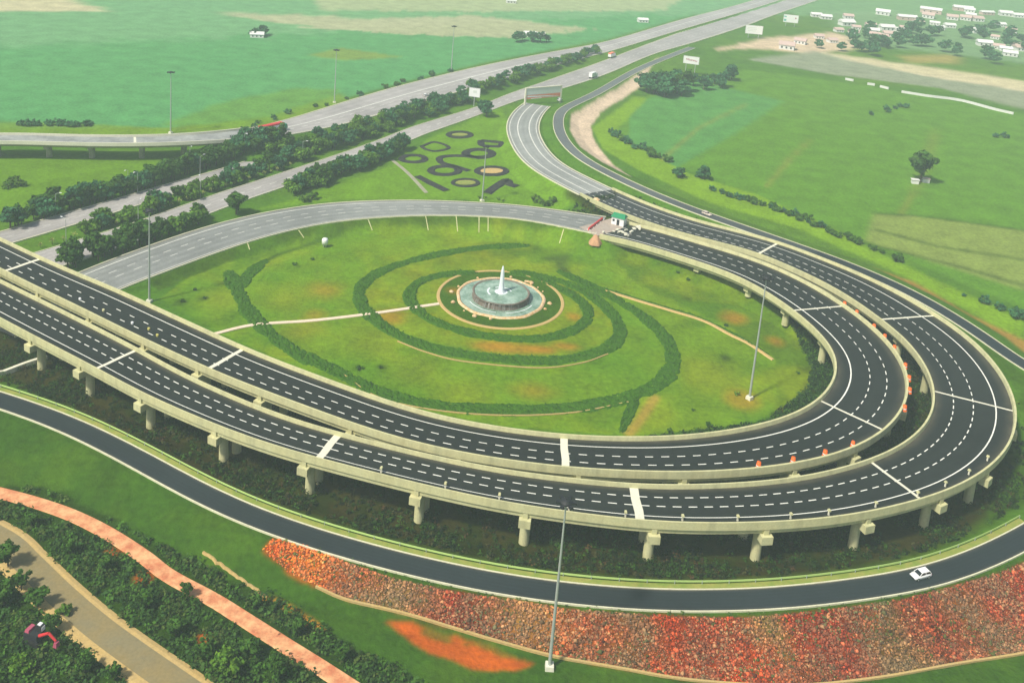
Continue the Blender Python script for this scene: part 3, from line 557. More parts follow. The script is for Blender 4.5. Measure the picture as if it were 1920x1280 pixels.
# ================================================================ helpers that need the terrain
def hzv(x, y):
    i = np.clip(np.searchsorted(gx, x, 'right') - 1, 0, len(gx) - 2); j = np.clip(np.searchsorted(gy, y, 'right') - 1, 0, len(gy) - 2)
    u = (x - gx[i]) / (gx[i + 1] - gx[i]); v_ = (y - gy[j]) / (gy[j + 1] - gy[j])
    return (H[j, i] * (1 - u) + H[j, i + 1] * u) * (1 - v_) + (H[j + 1, i] * (1 - u) + H[j + 1, i + 1] * u) * v_
def npmesh(name, V, F, colr, m, parent=None, smooth=False):
    """V (n,3), F (k,3 or 4), colr (n,3)"""
    me = bpy.data.meshes.new(name); me.vertices.add(len(V)); me.vertices.foreach_set('co', V.astype(np.float32).ravel())
    me.loops.add(F.size); me.loops.foreach_set('vertex_index', F.astype(np.int32).ravel())
    me.polygons.add(len(F)); me.polygons.foreach_set('loop_start', np.arange(0, F.size, F.shape[1], dtype=np.int32)); me.update()
    ca = me.color_attributes.new('Col', 'FLOAT_COLOR', 'POINT'); a = np.ones((len(V), 4), np.float32); a[:, :3] = colr; ca.data.foreach_set('color', a.ravel())
    me.materials.append(m); o = bpy.data.objects.new(name, me); col.objects.link(o)
    if parent is not None: o.parent = parent
    return o
def leaves(cen, size, nrm=None, jit=1.0, r=rng):
    """small bent leaf-clump faces round the given centres"""
    n = len(cen); a = r.normal(size=(n, 3)); a /= np.linalg.norm(a, axis=1)[:, None]
    if nrm is not None: a = a * 0.75 + nrm; a /= np.linalg.norm(a, axis=1)[:, None] + 1e-9
    b = np.cross(a, r.normal(size=(n, 3))); b /= np.linalg.norm(b, axis=1)[:, None] + 1e-9; c = np.cross(a, b)
    s = size * r.uniform(0.6, 1.4, (n, 1)); s2 = s * r.uniform(0.5, 1.0, (n, 1))
    V = np.stack([cen - b * s, cen - c * s2 + a * s * .15, cen + b * s, cen + c * s2 - a * s * .15], 1).reshape(-1, 3)
    return V, np.arange(len(V)).reshape(-1, 4)
def crown_pts(rx, rz, zc, nclump, per, r=rng, flat=0.0):
    P = []; Nn = []; K = []
    for k in range(nclump):
        d = r.normal(size=3); d /= np.linalg.norm(d); d[2] = d[2] * (0.9) + 0.12
        rad = r.uniform(0.35, 1.0) ** 0.6; c = d * rad * np.array([rx, rx, rz]) * r.uniform(0.72, 1.02)
        cr = r.uniform(0.22, 0.42) * rx
        q = r.normal(size=(per, 3)); q /= np.linalg.norm(q, axis=1)[:, None]
        p = c + q * cr * r.uniform(0.45, 1.0, (per, 1)) * np.array([1, 1, 0.75]); p[:, 2] += zc
        P.append(p); Nn.append(q * 0.8 + np.array([0, 0, .25])); K.append(np.full(per, r.uniform(0.55, 1.35)))
    return np.vstack(P), np.vstack(Nn), np.concatenate(K)
def make_tree(name, label, cat, rx, rz, h, colr, nclump=26, per=34, leaf=0.42, seed=1, group=None, trunk=True):
    r = np.random.default_rng(seed); root = empty(name, (0, 0, 0), label=label, cat=cat, group=group)
    p, nn, k = crown_pts(rx, rz, h - rz * 0.95, nclump, per, r)
    p[:, 2] = np.maximum(p[:, 2], 0.15)
    V, F = leaves(p, leaf, nn, r=r); hue = r.uniform(-0.15, 0.15, len(p))
    cc = np.array(colr)[None] * k[:, None] * np.stack([1 + hue, np.ones(len(p)), 1 - hue], 1)
    npmesh('crown' if trunk else 'foliage', V, F, np.repeat(cc, 4, 0), M['foliage'], root)
    m = MB(); th = max(0.5, h - rz * 1.1)
    m.tube((0, 0, -0.4), (0.1 * rx * .3, 0, th), 0.055 * rx + .08, 0.035 * rx + .05, 8)
    for q_ in range(5 if trunk else 3):
        a_ = q_ * 1.26 + seed; m.tube((0, 0, th * (0.7 if trunk else .2)), (math.cos(a_) * rx * .55, math.sin(a_) * rx * .55, h - rz * r.uniform(.5, .9)), 0.03 * rx + .03, .03, 5)
    m.build('trunk' if trunk else 'stem', M['bark'], root)
    root.location = (0, -900, -50)
    return root
used = set()
def place(proto, loc, s, rz=None, label=None, group=None, cat=None):
    rz = random.uniform(0, 6.28) if rz is None else rz
    s3 = (s * random.uniform(.88, 1.12), s * random.uniform(.88, 1.12), s * random.uniform(.85, 1.15))
    if proto.name not in used:
        used.add(proto.name); o = proto; o.location = loc; o.rotation_euler = (0, 0, rz); o.scale = s3
        if label: o['label'] = label
        if group: o['group'] = group
    else: o = dup(proto, loc, rz, s3, label, group)
    if cat: o['category'] = cat
    return o
DG, MG, YG, BG = (0.052, 0.13, 0.014), (0.11, 0.23, 0.02), (0.15, 0.26, 0.02), (0.05, 0.16, 0.06)
TR = [make_tree('tree', 'dark leafy tree', 'tree', 3.0, 2.6, 6.0, DG, seed=11), make_tree('tree', 'green tree', 'tree', 3.4, 2.4, 5.6, MG, seed=12), make_tree('tree', 'dark tree', 'tree', 2.6, 2.9, 6.4, DG, seed=13), make_tree('tree', 'bluish green tree', 'tree', 3.0, 2.7, 6.2, BG, seed=14)]
BU = [make_tree('bush', 'dark bush', 'bush', 1.5, 1.1, 1.9, DG, 14, 26, .26, 21, trunk=False), make_tree('bush', 'green bush', 'bush', 1.6, 1.0, 1.8, MG, 14, 26, .26, 22, trunk=False), make_tree('bush', 'bush', 'bush', 1.5, 1.2, 2.0, BG, 14, 26, .26, 23, trunk=False), make_tree('bush', 'pale bush', 'bush', 1.2, 1.2, 2.0, YG, 12, 22, .24, 24, trunk=False)]
ADJ = {}
for o_, a_ in zip(TR + BU, ['rounded dark green', 'broad light green', 'tall dark green', 'bluish green', 'dark', 'mid green', 'bluish', 'yellowish green']): ADJ[o_.name] = a_
def row(line, n, protos, smin, smax, jit, label, group, skip=0.0, cat=None, bulk=None):
    P = crom(np.array([list(T(*p)) for p in line]), 1.0); s = arclen(P)
    for k in range(n):
        if random.random() < skip: continue
        u = s[-1] * (k + random.uniform(-.3, .3)) / max(1, n - 1); x = np.interp(u, s, P[:, 0]) + random.uniform(-jit, jit); y = np.interp(u, s, P[:, 1]) + random.uniform(-jit, jit)
        if bulk is not None:
            bulk.append((random.choice(protos), x, y, random.uniform(smin, smax), random.uniform(0, 6.28))); continue
        pr_ = random.choice(protos); u_ = u / s[-1]; first = P[0, 1] < P[-1, 1]; u_ = u_ if first else 1 - u_
        seg = 'at the near end' if u_ < .2 else 'before the middle' if u_ < .4 else 'midway' if u_ < .6 else 'past the middle' if u_ < .8 else 'at the far end'
        lb = label.replace('dark ', '').replace('green ', '').replace('leafy ', '').replace('bushy ', '').replace('hazy ', '')
        if n > 8: lb = ADJ[pr_.name] + ' ' + lb + ', ' + seg
        place(pr_, (x, y, float(hz(x, y)) - 0.05), random.uniform(smin, smax), label=lb if len(lb.split()) <= 16 else label, group=group, cat=cat)
# ================================================================ fountain garden
def hedge(pts, w_, h, label, m='hedge', name='hedge', closed=False):
    P = TP(pts, 0.0, 0.9); N = normals(P); nn = 9; V = []; F = []
    s = arclen(P); r = np.random.default_rng(len(P))
    for i in range(len(P)):
        e = min(1.0, s[i] / 5, (s[-1] - s[i]) / 5) ** .6 if not closed else 1
        ww = w_ * (0.35 + .65 * e) * (1 + 0.10 * math.sin(s[i] * .21) + 0.07 * math.sin(s[i] * .57 + 2) + r.normal(0, .05))
        for j in range(nn):
            u = j / (nn - 1) * 2 - 1; z = .45 * h * (0.3 + .7 * e) * (1 - abs(u) ** 4) ** .6
            x = P[i, 0] + N[i, 0] * u * ww / 2 + r.normal(0, .07); y = P[i, 1] + N[i, 1] * u * ww / 2 + r.normal(0, .07)
            V.append((x, y, hz(x, y) + (z + r.normal(0, .15) if 0 < j < nn - 1 else -0.1)))
    for i in range(len(P) - 1):
        for j in range(nn - 1): a_ = i * nn + j; F.append((a_, a_ + 1, a_ + nn + 1, a_ + nn))
    mb = MB(); mb.v = V; mb.f = F; o = mb.build(name, M[m])
    A_ = np.array(V); k = int(len(A_) * 1.4 * max(.3, w_ / 4.5)); p = A_[r.integers(0, len(A_), k)] + r.normal(0, .22, (k, 3)) * [1, 1, .2] + [0, 0, .02]
    Vl, Fl = leaves(p, .2, np.tile((0, 0, .8), (k, 1)), r=r); cc = np.array([(0.048, 0.135, 0.005), (0.03, 0.09, 0.004), (0.085, 0.18, 0.008)])[r.choice(3, k, p=[.5, .3, .2])] * r.uniform(.6, 1.3, (k, 1))
    npmesh('leaves', Vl, Fl, np.repeat(cc, 4, 0), M['foliage'], o)
    return tag(o, label, name.replace('_', ' '))
hedge([(893,510),(827,516),(783,531),(768,554),(779,577),(813,601),(873,622),(940,633),(1007,635),(1067,622),(1102,596),(1092,567),(1050,540),(1000,519),(950,510)], 4.7, 0.8, 'dark green hedge band curling closest round the fountain')
hedge([(993,460),(907,464),(807,480),(723,505),(682,532),(674,557),(690,587),(740,624),(807,651),(907,669),(1007,676),(1075,671),(1135,655),(1162,627),(1152,594),(1113,557),(1065,532),(1007,517),(962,508)], 5.2, 0.8, 'dark green hedge band of the middle ring of the spiral')
hedge([(428,507),(450,554),(473,592),(517,634),(567,667),(633,697),(707,734),(807,758),(940,768),(1073,764),(1173,745),(1238,717),(1262,676),(1248,634),(1207,594),(1157,562),(1090,528),(1045,507)], 5.6, 0.7, 'long dark green hedge band forming the outer ring of the spiral')
hedge([(500,487),(467,514),(453,542)], 5.0, 0.6, 'short dark hedge branch meeting the outer spiral band at its left end')
hedge([(1195,740),(1180,775),(1165,810)], 3.2, 0.7, 'scruffy dark strip of shrubs running from the spiral down to the inner flyover')
hedge([(1120,537),(1180,556),(1240,574),(1300,592),(1360,618),(1400,640),(1440,664)], 1.6, 0.5, 'low dark hedge line beside the rocky trail right of the fountain')
tr_ = TP([(1135,545),(1200,565),(1260,583),(1320,602),(1370,628),(1405,645),(1450,675)], 0, 1.0)
tag(MB().sweep(tr_, [(-.8, 0.02), (-.4, .3), (.4, .3), (.8, .02)], closed=False).build('stone_edging', M['sand']), 'pale stony edging strip crossing the grass right of the spiral', 'edging')
for pts, lb in (([(640,700),(707,744),(807,768),(940,779),(1073,774),(1178,754)], 'thin pale kerb along the front of the outer spiral hedge'), ([(745,640),(800,661),(870,678),(1007,690),(1090,681),(1140,664)], 'thin pale kerb along the front of the middle spiral hedge')):
    q_ = TP(pts, 0, 1.0); tag(MB().sweep(q_, [(-.16, -.05), (-.16, .28), (.16, .28), (.16, -.05)]).build('garden_kerb', M['sand']), lb, 'kerb')
zF = float(hz(FC[0], FC[1]))
ring = MB(); th = np.linspace(0, 2 * math.pi, 97); pr_ = [(20.5, 0.0), (20.6, 0.18), (21.5, 0.18), (21.7, -0.05)]
vv = [(FC[0] + r_ * math.cos(t), FC[1] + r_ * math.sin(t), hz(FC[0] + r_ * math.cos(t), FC[1] + r_ * math.sin(t)) + z) for t in th for r_, z in pr_]
ring.add(vv, [(i * 4 + j, i * 4 + j + 1, i * 4 + j + 5, i * 4 + j + 4) for i in range(96) for j in range(3)])
tag(ring.build('ring_path', M['sand']), kind='structure')
fo = empty('fountain', (FC[0], FC[1], zF - 0.2), label='round stone fountain with raised bowl and tall white jet amid the spiral garden', cat='fountain')
MB().lathe([(13.8, -0.4), (14.0, 0.5), (14.4, 0.7), (14.9, 0.6), (15.2, 0.1), (15.4, -0.4)], 96, wob=.012).build('basin_rim', M['stone_rim'], fo, True)
MB().lathe([(0.1, 0.42), (13.95, 0.42)], 64).build('lower_pool', M['water'], fo)
MB().lathe([(9.9, 0.2), (9.4, 1.2), (9.3, 2.1), (9.8, 2.4), (9.6, 2.55), (9.1, 2.5), (9.0, 2.2)], 96, wob=.008).build('bowl_wall', M['stone'], fo, True)
MB().lathe([(0.1, 2.35), (9.05, 2.35)], 64).build('upper_pool', M['water'], fo)
fw = MB()
for k in range(120):
    a_ = k / 120 * 2 * math.pi + random.uniform(-.02, .02)
    if random.random() < 0.6: continue
    wd = random.uniform(.02, .10); ro = 9.95
    p = [(ro - .1, 2.45), (ro + .3, 2.0), (ro + .6, 1.2), (ro + .8, 0.45)]
    o_ = len(fw.v)
    fw.add([((r_) * math.cos(a_ + s_ * wd / 10), r_ * math.sin(a_ + s_ * wd / 10), z) for r_, z in p for s_ in (-1, 1)], [(0, 1, 3, 2), (2, 3, 5, 4), (4, 5, 7, 6)])
tag(fw.build('falling_water', M['fallwater'], fo), kind='stuff')
MB().lathe([(1.5, 2.3), (1.0, 3.2), (0.8, 5.2), (0.68, 8), (0.5, 10.2), (0.28, 11.3), (0.1, 11.8)], 20, wob=.05).build('water_jet', M['foam'], fo, True)
for r0, r1, z0, a0, a1 in ((3.2, 3.7, 2.37, 0.2, 2.2), (4.2, 4.8, 2.37, 2.6, 3.8), (11.2, 11.5, .45, 3.6, 4.6), (11.2, 11.5, .45, 4.9, 5.9), (1.3, 2.2, 2.38, 0, 6.28)):
    m_ = MB(); tt = np.linspace(a0, a1, 24); m_.add([(r_ * math.cos(t), r_ * math.sin(t), z0) for t in tt for r_ in (r0, r1)], [(2 * i, 2 * i + 1, 2 * i + 3, 2 * i + 2) for i in range(23)]); m_.build('foam_streak', M['foam'], fo)
# rocks lying round the basin
for k in range(16):
    a_ = random.uniform(0, 6.28); r_ = random.uniform(15.8, 16.9); x, y = FC[0] + r_ * math.cos(a_), FC[1] + r_ * math.sin(a_)
    if k == 0:
        m_ = MB(); m_.lathe([(0.05, .5), (.35, .42), (.55, .15), (.5, -.2)], 7, wob=.12); rk = m_.build('rock', M['stone_rim']); tag(rk, 'small ochre rock lying against the outside of the fountain basin', 'rock', 'rocks round the fountain basin'); rk.location = (x, y, hz(x, y))
    else: dup(rk, (x, y, hz(x, y)), a_ * 3, random.uniform(.6, 1.5))
# flower beds
def bed(pts, w_, label, closed=True, m='soil_bed'):
    w_ *= 1.35
    if closed: pts = pts + [pts[0]]
    P = TP(pts, 0, 0.8); mb = MB().sweep(P, [(-w_ / 2, -.1), (-w_ * .35, .38), (w_ * .35, .38), (w_ / 2, -.1)], closed=False)
    return tag(mb.build('flower_bed', M[m]), label, 'flower bed')
def ell(cx, cy, rx, ry, n=16): return [(cx + rx * math.cos(2 * math.pi * k / n), cy + ry * math.sin(2 * math.pi * k / n)) for k in range(n)]
bed(ell(862, 253, 21, 5.5), 2.6, 'small oval ring flower bed of dark plants, farthest from the loop road')
bed([(790, 275), (815, 267), (842, 277), (818, 284), (800, 281)], 1.6, 'thin diamond-shaped dark flower bed left of the oval ring')
bed(ell(775, 298, 22, 6.5), 2.8, 'dark oval ring flower bed beside the tree row corner')
bed(ell(898, 288, 25, 7.5), 3.6, 'thick dark ring flower bed with a small frame inside, near the mast')
bed([(902, 264), (937, 267), (938, 274), (905, 273)], 3.0, 'dark rectangular flower bed near the curved highway road')
bed(ell(834, 320, 26, 8), 3.0, 'dark ring flower bed in the middle left of the flower garden')
bed(ell(873, 343, 24, 7), 1.6, 'thin pale-centred ring flower bed nearest the loop road')
bed([(900, 297), (872, 293), (840, 293), (824, 297), (830, 306), (855, 313), (880, 321)], 2.8, 'S-shaped dark flower bed curling across the flower garden', closed=False)
bed(ell(922, 321, 27, 7.5), 2.8, 'dark ring flower bed around a tan sandy oval')
bed([(783, 331), (805, 342), (838, 358)], 3.2, 'dark wedge-shaped flower bed by the diagonal garden path', closed=False)
bed([(912, 363), (930, 350), (950, 338), (955, 345), (970, 350)], 3.6, 'dark star-shaped flower bed at the right end of the garden', closed=False)
def patch(pts, m, label, name, cat, dz=0.12):
    P = TP(pts, dz); mb = MB(); mb.add(P, [tuple(range(len(P)))]); return tag(mb.build(name, M[m]), label, cat)
patch(ell(922, 321, 22, 5), 'sand', 'tan sandy oval filling the ring bed', 'sand_bed', 'sand bed', .25)
patch(ell(873, 343, 19, 4.5), 'yellow_grass', 'yellowish oval lawn inside the thin ring flower bed', 'flower_lawn', 'lawn', .25)
patch(ell(862, 253, 15, 2.6), 'yellow_grass', 'yellowish oval lawn inside the farthest ring flower bed', 'flower_lawn', 'lawn', .25)
q_ = TP([(735, 300), (765, 325), (800, 362)], 0, 2); tag(MB().sweep(q_, [(-.9, 0.02), (-.9, .12), (.9, .12), (.9, .02)], closed=False).build('trail', M['concrete_dark']), kind='structure')
# drain chutes down the loop road bank
for k, (a_, b_) in enumerate([((463, 455), (468, 468)), ((690, 412), (698, 432)), ((798, 406), (803, 432)), ((855, 405), (858, 434)), ((898, 405), (898, 436)), ((915, 406), (915, 434)), ((1057, 430), (1049, 456)), ((560, 432), (570, 446))]):
    q_ = TP([a_, b_], 0, .8); m_ = MB().sweep(q_, [(-.15, -.1), (-.15, .12), (.15, .12), (.15, -.1)])
    tag(m_.build('drain_chute', M['concrete']), 'pale concrete drain chute running down the grassy bank below the loop road', 'drain', 'drain chutes on the loop road bank')
# ================================================================ ramp side: guard rail, rubble slope
Bm = Bc[near(Bc, 1280, 945, 11)]; ci = near(Cc, 1280, 1127, ZC); sC = 1 if np.dot(normals(Cc)[ci], (Bm - Cc[ci])[:2]) > 0 else -1
gr = empty('guard_rail', (0, 0, 0), label='long pale green metal guard rail between the narrow ramp road and the outer flyover', cat='guard rail')
i1 = near(Cc, 1935, 965, 3); go = sC * (Cw / 2 + 1.95)
MB().sweep(drape(Cc[:i1], 0), [(go - .08, .62), (go - .02, .8), (go + .06, .95), (go + .14, .95), (go + .14, .55), (go - .02, .55)]).build('rail', M['yellow_rail'] if 'yellow_rail' in M else mat('rail_paint', (0.45, 0.62, 0.20), .5, .05, 1), gr)
NC = normals(Cc); pm = None
for i in range(0, i1, 2):
    x, y = Cc[i, 0] + NC[i, 0] * (go + .2), Cc[i, 1] + NC[i, 1] * (go + .2)
    if pm is None: pm = MB().box((0, 0, .3), (.14, .14, 1.3)).build('post', M['steel'], gr); pm.location = (x, y, hz(x, y))
    elif len(gr.children) < 99: c_ = pm.copy(); col.objects.link(c_); c_.location = (x, y, hz(x, y))
# rubble
n = 130000; bx0, bx1, by0, by1 = Sw[:, 0].min(), min(Sw[:, 0].max(), 125), Sw[:, 1].min(), Sw[:, 1].max()
px_ = rng.uniform(bx0, bx1, n); py_ = rng.uniform(by0, by1, n); k_ = inside(px_, py_, Sw); px_, py_ = px_[k_], py_[k_]; n = len(px_)
octa = np.array([(1, 0, 0), (0, 1, 0), (-1, 0, 0), (0, -1, 0), (0, 0, 1), (0, 0, -1)], float); of = np.array([(0, 1, 4), (1, 2, 4), (2, 3, 4), (3, 0, 4), (1, 0, 5), (2, 1, 5), (3, 2, 5), (0, 3, 5)])
sz = np.clip(rng.lognormal(-1.45, .35, n), .12, .7); an = rng.uniform(0, 6.28, n)
V = octa[None] * rng.uniform(.6, 1.3, (n, 6, 1)) * sz[:, None, None]; ca_, sa_ = np.cos(an)[:, None], np.sin(an)[:, None]
V = np.stack([V[..., 0] * ca_ - V[..., 1] * sa_, V[..., 0] * sa_ + V[..., 1] * ca_, V[..., 2] * .7], -1)
V[..., 0] += px_[:, None]; V[..., 1] += py_[:, None]; V[..., 2] += (hzv(px_, py_) + sz * .25)[:, None]
br = rng.lognormal(-0.25, 0.38, n); cl = rcol(px_, py_) * br[:, None]; pale = rng.random(n) < np.clip(fbm(px_, py_, 9, 55) * 1.2 - .52, 0.005, .35); cl[pale] = cl[pale] * .4 + np.array((0.46, 0.38, 0.24)) * rng.uniform(.5, 1.2, (pale.sum(), 1))
dk = rng.random(n) < .12; cl[dk] *= .3; grn = rng.random(n) < np.clip(fbm(px_, py_, 7, 141) * .8 - .33, .01, .3); cl[grn] = (0.07, 0.14, 0.02)
print('left end x', T(520, 1035)[0], T(660, 1090)[0]); le = np.clip((T(680, 1090)[0] - px_) / 12, 0, 1)[:, None]; cl *= np.array((.92, .60, .40)) * (1 - le) + np.array((1.35, .95, .5)) * le; mixk = np.clip(fbm(px_, py_, 5, 131) * 1.6 - .45, 0, .6)[:, None] * (px_ > -45)[:, None]; cl = cl * (1 - mixk) + np.array((.20, .16, .08)) * br[:, None] * mixk
F = (of[None] + (np.arange(n) * 6)[:, None, None]).reshape(-1, 3)
tag(npmesh('rubble', V.reshape(-1, 3), F, np.repeat(np.clip(cl, 0, .8), 6, 0), M['rock']), 'red orange and cream rubble stones covering the slope below the ramp road', 'rubble', kind='stuff')
for pts, lb in (([(592, 1100), (650, 1125), (760, 1151), (900, 1193), (1030, 1229), (1160, 1253), (1300, 1276), (1480, 1286), (1640, 1272), (1800, 1244), (1930, 1223), (2060, 1190)], 'pale concrete coping along the foot of the rubble slope'),):
    q_ = TP(pts, 0, 1.5); tag(MB().sweep(q_, [(-.22, -.3), (-.22, .4), (.22, .4), (.22, -.3)]).build('coping_kerb', M['sand']), lb, 'kerb')
q_ = TP([(382, 1035), (420, 1062), (470, 1098), (500, 1120)], 0, .7); q_[:, :2] += rng.normal(0, .12, (len(q_), 2)); tag(MB().sweep(q_, [(-.35, -.1), (-.2, .3), (.15, .38), (.35, -.1)]).build('earth_ridge', M['sand']), 'narrow ochre earth ridge along the edge of the undergrowth left of the rubble', 'ridge')
# bank pipe seen beneath the left flyover
q_ = TP([(-20, 706), (40, 690), (88, 674)], 0, 2); tag(MB().sweep(q_, [(-.5, -.2), (-.5, 1.3), (.5, 1.3), (.5, -.2)]).build('retaining_wall', M['concrete_white']), 'pale low concrete wall running under the flyover at the far left', 'wall')
# ================================================================ scrub (uncountable)
def scrub(name, label, polyw, n, smin, smax, cols, per=26, test=None, leaf=.24, tall=1.0):
    P = np.array(polyw); x = rng.uniform(P[:, 0].min(), P[:, 0].max(), n); y = rng.uniform(P[:, 1].min(), P[:, 1].max(), n)
    k = inside(x, y, P)
    if test is not None: k &= test(x, y)
    x, y = x[k], y[k]; n = len(x); s = rng.uniform(smin, smax, n) * (0.6 + 0.9 * fbm(x, y, 7, 77)); z = hzv(x, y)
    d = rng.normal(size=(n, per, 3)); d /= np.linalg.norm(d, axis=2)[..., None]; d[..., 2] = np.abs(d[..., 2])
    c = d * (rng.uniform(.4, 1, (n, per, 1)) * s[:, None, None]) * np.array([1, 1, tall]) + np.stack([x, y, z], 1)[:, None]
    V, F = leaves(c.reshape(-1, 3), np.repeat(leaf * (0.6 + .5 * s / smax), per)[:, None], d.reshape(-1, 3) + np.array([0, 0, .3]))
    ci_ = rng.integers(0, len(cols), n); cc = np.array(cols)[ci_] * rng.uniform(.6, 1.4, (n, 1)); cc = np.repeat(cc, per, 0) * rng.uniform(.8, 1.2, (n * per, 1))
    return tag(npmesh(name, V, F, np.repeat(cc, 4, 0), M['foliage']), label, name.replace('_', ' '), kind='stuff')
PPc = PP[:, :3]; DRc = DR[:, :3]
def far_from(P, d0, st=4):
    Q = P[::st]
    return lambda x, y: seg_dist(x, y, Q)[0] > d0
fgw = GP([(-260, 905), (0, 905), (100, 928), (230, 988), (330, 1038), (420, 1078), (520, 1128), (640, 1203), (760, 1263), (830, 1300), (830, 1420), (-400, 1420)])
t1, t2 = far_from(PPc, 2.6, 2), far_from(DRc, 4.6, 2)
scrub('undergrowth', 'dense dark green undergrowth on both sides of the pink path and the dirt road', fgw, 7500, .7, 1.7, [DG, DG, (0.032, 0.085, 0.016), (0.045, 0.10, 0.018), (0.07, 0.11, 0.02)], 22, lambda x, y: t1(x, y) & t2(x, y), .30)
tC = far_from(Cc, Cw / 2 + 4.2, 3); tA2 = far_from(A2c, A2w / 2 + 1.5, 3); tE = far_from(Ec, Ew / 2 + 1, 4); tF = far_from(Fc, Fw / 2 + 1, 4)
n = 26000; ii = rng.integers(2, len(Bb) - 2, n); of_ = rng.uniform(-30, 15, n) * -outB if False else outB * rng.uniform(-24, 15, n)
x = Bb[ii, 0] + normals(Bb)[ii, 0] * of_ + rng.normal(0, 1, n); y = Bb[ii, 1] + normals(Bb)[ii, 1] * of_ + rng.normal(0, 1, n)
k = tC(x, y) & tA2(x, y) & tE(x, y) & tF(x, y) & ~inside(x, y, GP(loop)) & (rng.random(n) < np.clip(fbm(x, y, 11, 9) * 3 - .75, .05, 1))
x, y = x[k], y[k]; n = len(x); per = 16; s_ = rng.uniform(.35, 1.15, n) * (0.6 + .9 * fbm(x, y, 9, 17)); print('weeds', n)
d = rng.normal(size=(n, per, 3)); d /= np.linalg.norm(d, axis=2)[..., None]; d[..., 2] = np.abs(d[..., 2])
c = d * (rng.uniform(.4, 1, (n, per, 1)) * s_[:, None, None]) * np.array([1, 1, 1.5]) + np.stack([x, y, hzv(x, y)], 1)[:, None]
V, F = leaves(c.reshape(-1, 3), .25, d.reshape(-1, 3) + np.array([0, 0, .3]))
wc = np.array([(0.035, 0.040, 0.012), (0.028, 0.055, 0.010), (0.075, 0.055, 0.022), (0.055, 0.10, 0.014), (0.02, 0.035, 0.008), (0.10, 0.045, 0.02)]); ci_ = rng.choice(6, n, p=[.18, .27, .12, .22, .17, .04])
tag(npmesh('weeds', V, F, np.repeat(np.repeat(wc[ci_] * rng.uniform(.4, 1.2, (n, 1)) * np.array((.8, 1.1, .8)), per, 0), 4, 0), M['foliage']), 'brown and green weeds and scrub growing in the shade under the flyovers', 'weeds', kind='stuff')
gw = GP([(1480, 560), (1550, 630), (1590, 700), (1570, 760), (1450, 815), (1180, 825), (1440, 790), (1510, 735), (1525, 690), (1490, 625), (1415, 555), (1300, 500), (1200, 468), (1200, 462), (1300, 486), (1400, 520)])
scrub('creepers', 'dark creeping scrub along the foot of the inner flyover on its garden side', gw, 22000, .6, 1.6, [DG, (0.015, 0.04, 0.01), (0.03, 0.07, 0.015)], 22, None, .26)
scrub('bank_shrubs', 'dense low green shrubs on the bank beneath the junction', GP([(1085, 398), (1150, 393), (1200, 418), (1230, 432), (1150, 412), (1100, 404)], 4), 420, .7, 1.5, [DG, (0.02, 0.06, 0.012), MG], 26, None, .26)
scrub('verge_weeds', 'ragged green weeds between the ramp road and the top of the rubble slope', TP([(560, 1012), (740, 1068), (900, 1110), (1060, 1132), (1280, 1146), (1450, 1148), (1600, 1132), (1760, 1100), (1900, 1048), (1935, 1040), (1935, 1062), (1870, 1085), (1700, 1128), (1560, 1146), (1280, 1160), (1060, 1147), (860, 1114), (640, 1054)]), 1600, .2, .6, [(0.07, 0.15, 0.02), (0.12, 0.19, 0.04), (0.05, 0.11, 0.02)], 14, None, .16)
# ================================================================ trees
bulkA, bulkB = [], []
row([(30, 428), (90, 406), (150, 388), (230, 366), (330, 334), (430, 300), (530, 272)], 62, [TR[0], TR[2], TR[3]], 1.05, 1.5, 2.5, 'dark tree in the dense row beyond the frontage road', 'tree row beyond the frontage road')
row([(60, 398), (150, 380), (250, 352), (350, 320), (440, 285), (500, 268)], 26, [TR[0], TR[3]], .95, 1.3, 3, 'dark tree in the dense row beyond the frontage road', 'tree row beyond the frontage road')
row([(150, 440), (220, 415), (300, 392), (380, 362), (470, 330), (560, 300), (640, 275), (720, 245), (800, 215), (880, 188)], 84, [TR[1], TR[0], TR[3], TR[1]], .8, 1.3, 3.0, 'tree in the strip between frontage road and highway', 'tree row between the frontage road and the highway', cat='tree')
row([(125, 500), (170, 488), (230, 472), (290, 450)], 18, [TR[0], TR[2]], 1.15, 1.5, 2.5, 'tree crowded between highway and loop road', 'trees beside the flyover between highway and loop road')
row([(290, 450), (330, 436), (375, 416)], 9, [TR[0], TR[1]], 1.0, 1.3, 2, 'tree crowded between highway and loop road', 'trees beside the flyover between highway and loop road')
place(TR[0], tuple(T(443, 402)), 1.6, label='single dark tree at the highway edge above the loop road', cat='tree')
row([(548, 360), (590, 346), (640, 330), (700, 302), (755, 280)], 44, [TR[3], TR[0], TR[1]], 1.0, 1.35, 2.4, 'tree in the row between highway and flower garden', 'trees between the highway and the flower garden')
row([(500, 288), (560, 275), (640, 255), (740, 222), (830, 195), (900, 168), (980, 145), (1060, 118), (1120, 100)], 90, [TR[3], TR[1], TR[1]], .75, 1.25, 3, 'tree in the strip between the two highway carriageways', 'trees between the highway carriageways', cat='tree', bulk=bulkA)
row([(470, 240), (520, 226), (580, 205), (640, 188), (720, 165), (850, 132)], 20, [BU[0], BU[2]], 1.0, 1.8, 3, 'dark roadside bush on the far side of the distant carriageway', 'bushes beyond the distant carriageway', .2)
row([(35, 237), (70, 236), (110, 236), (170, 236)], 12, [BU[2]], 1.1, 1.7, 2, 'bluish bush in the line at the edge of the far left paddy field', 'bushes at the far left field edge', .1)
for x, y, s in [(905, 212, 1.2), (912, 220, 1.4)]:
    place(TR[3], tuple(T(x, y)), s, label='teal green tree standing alone where the highway meets the garden', group='trees at the highway corner of the garden')
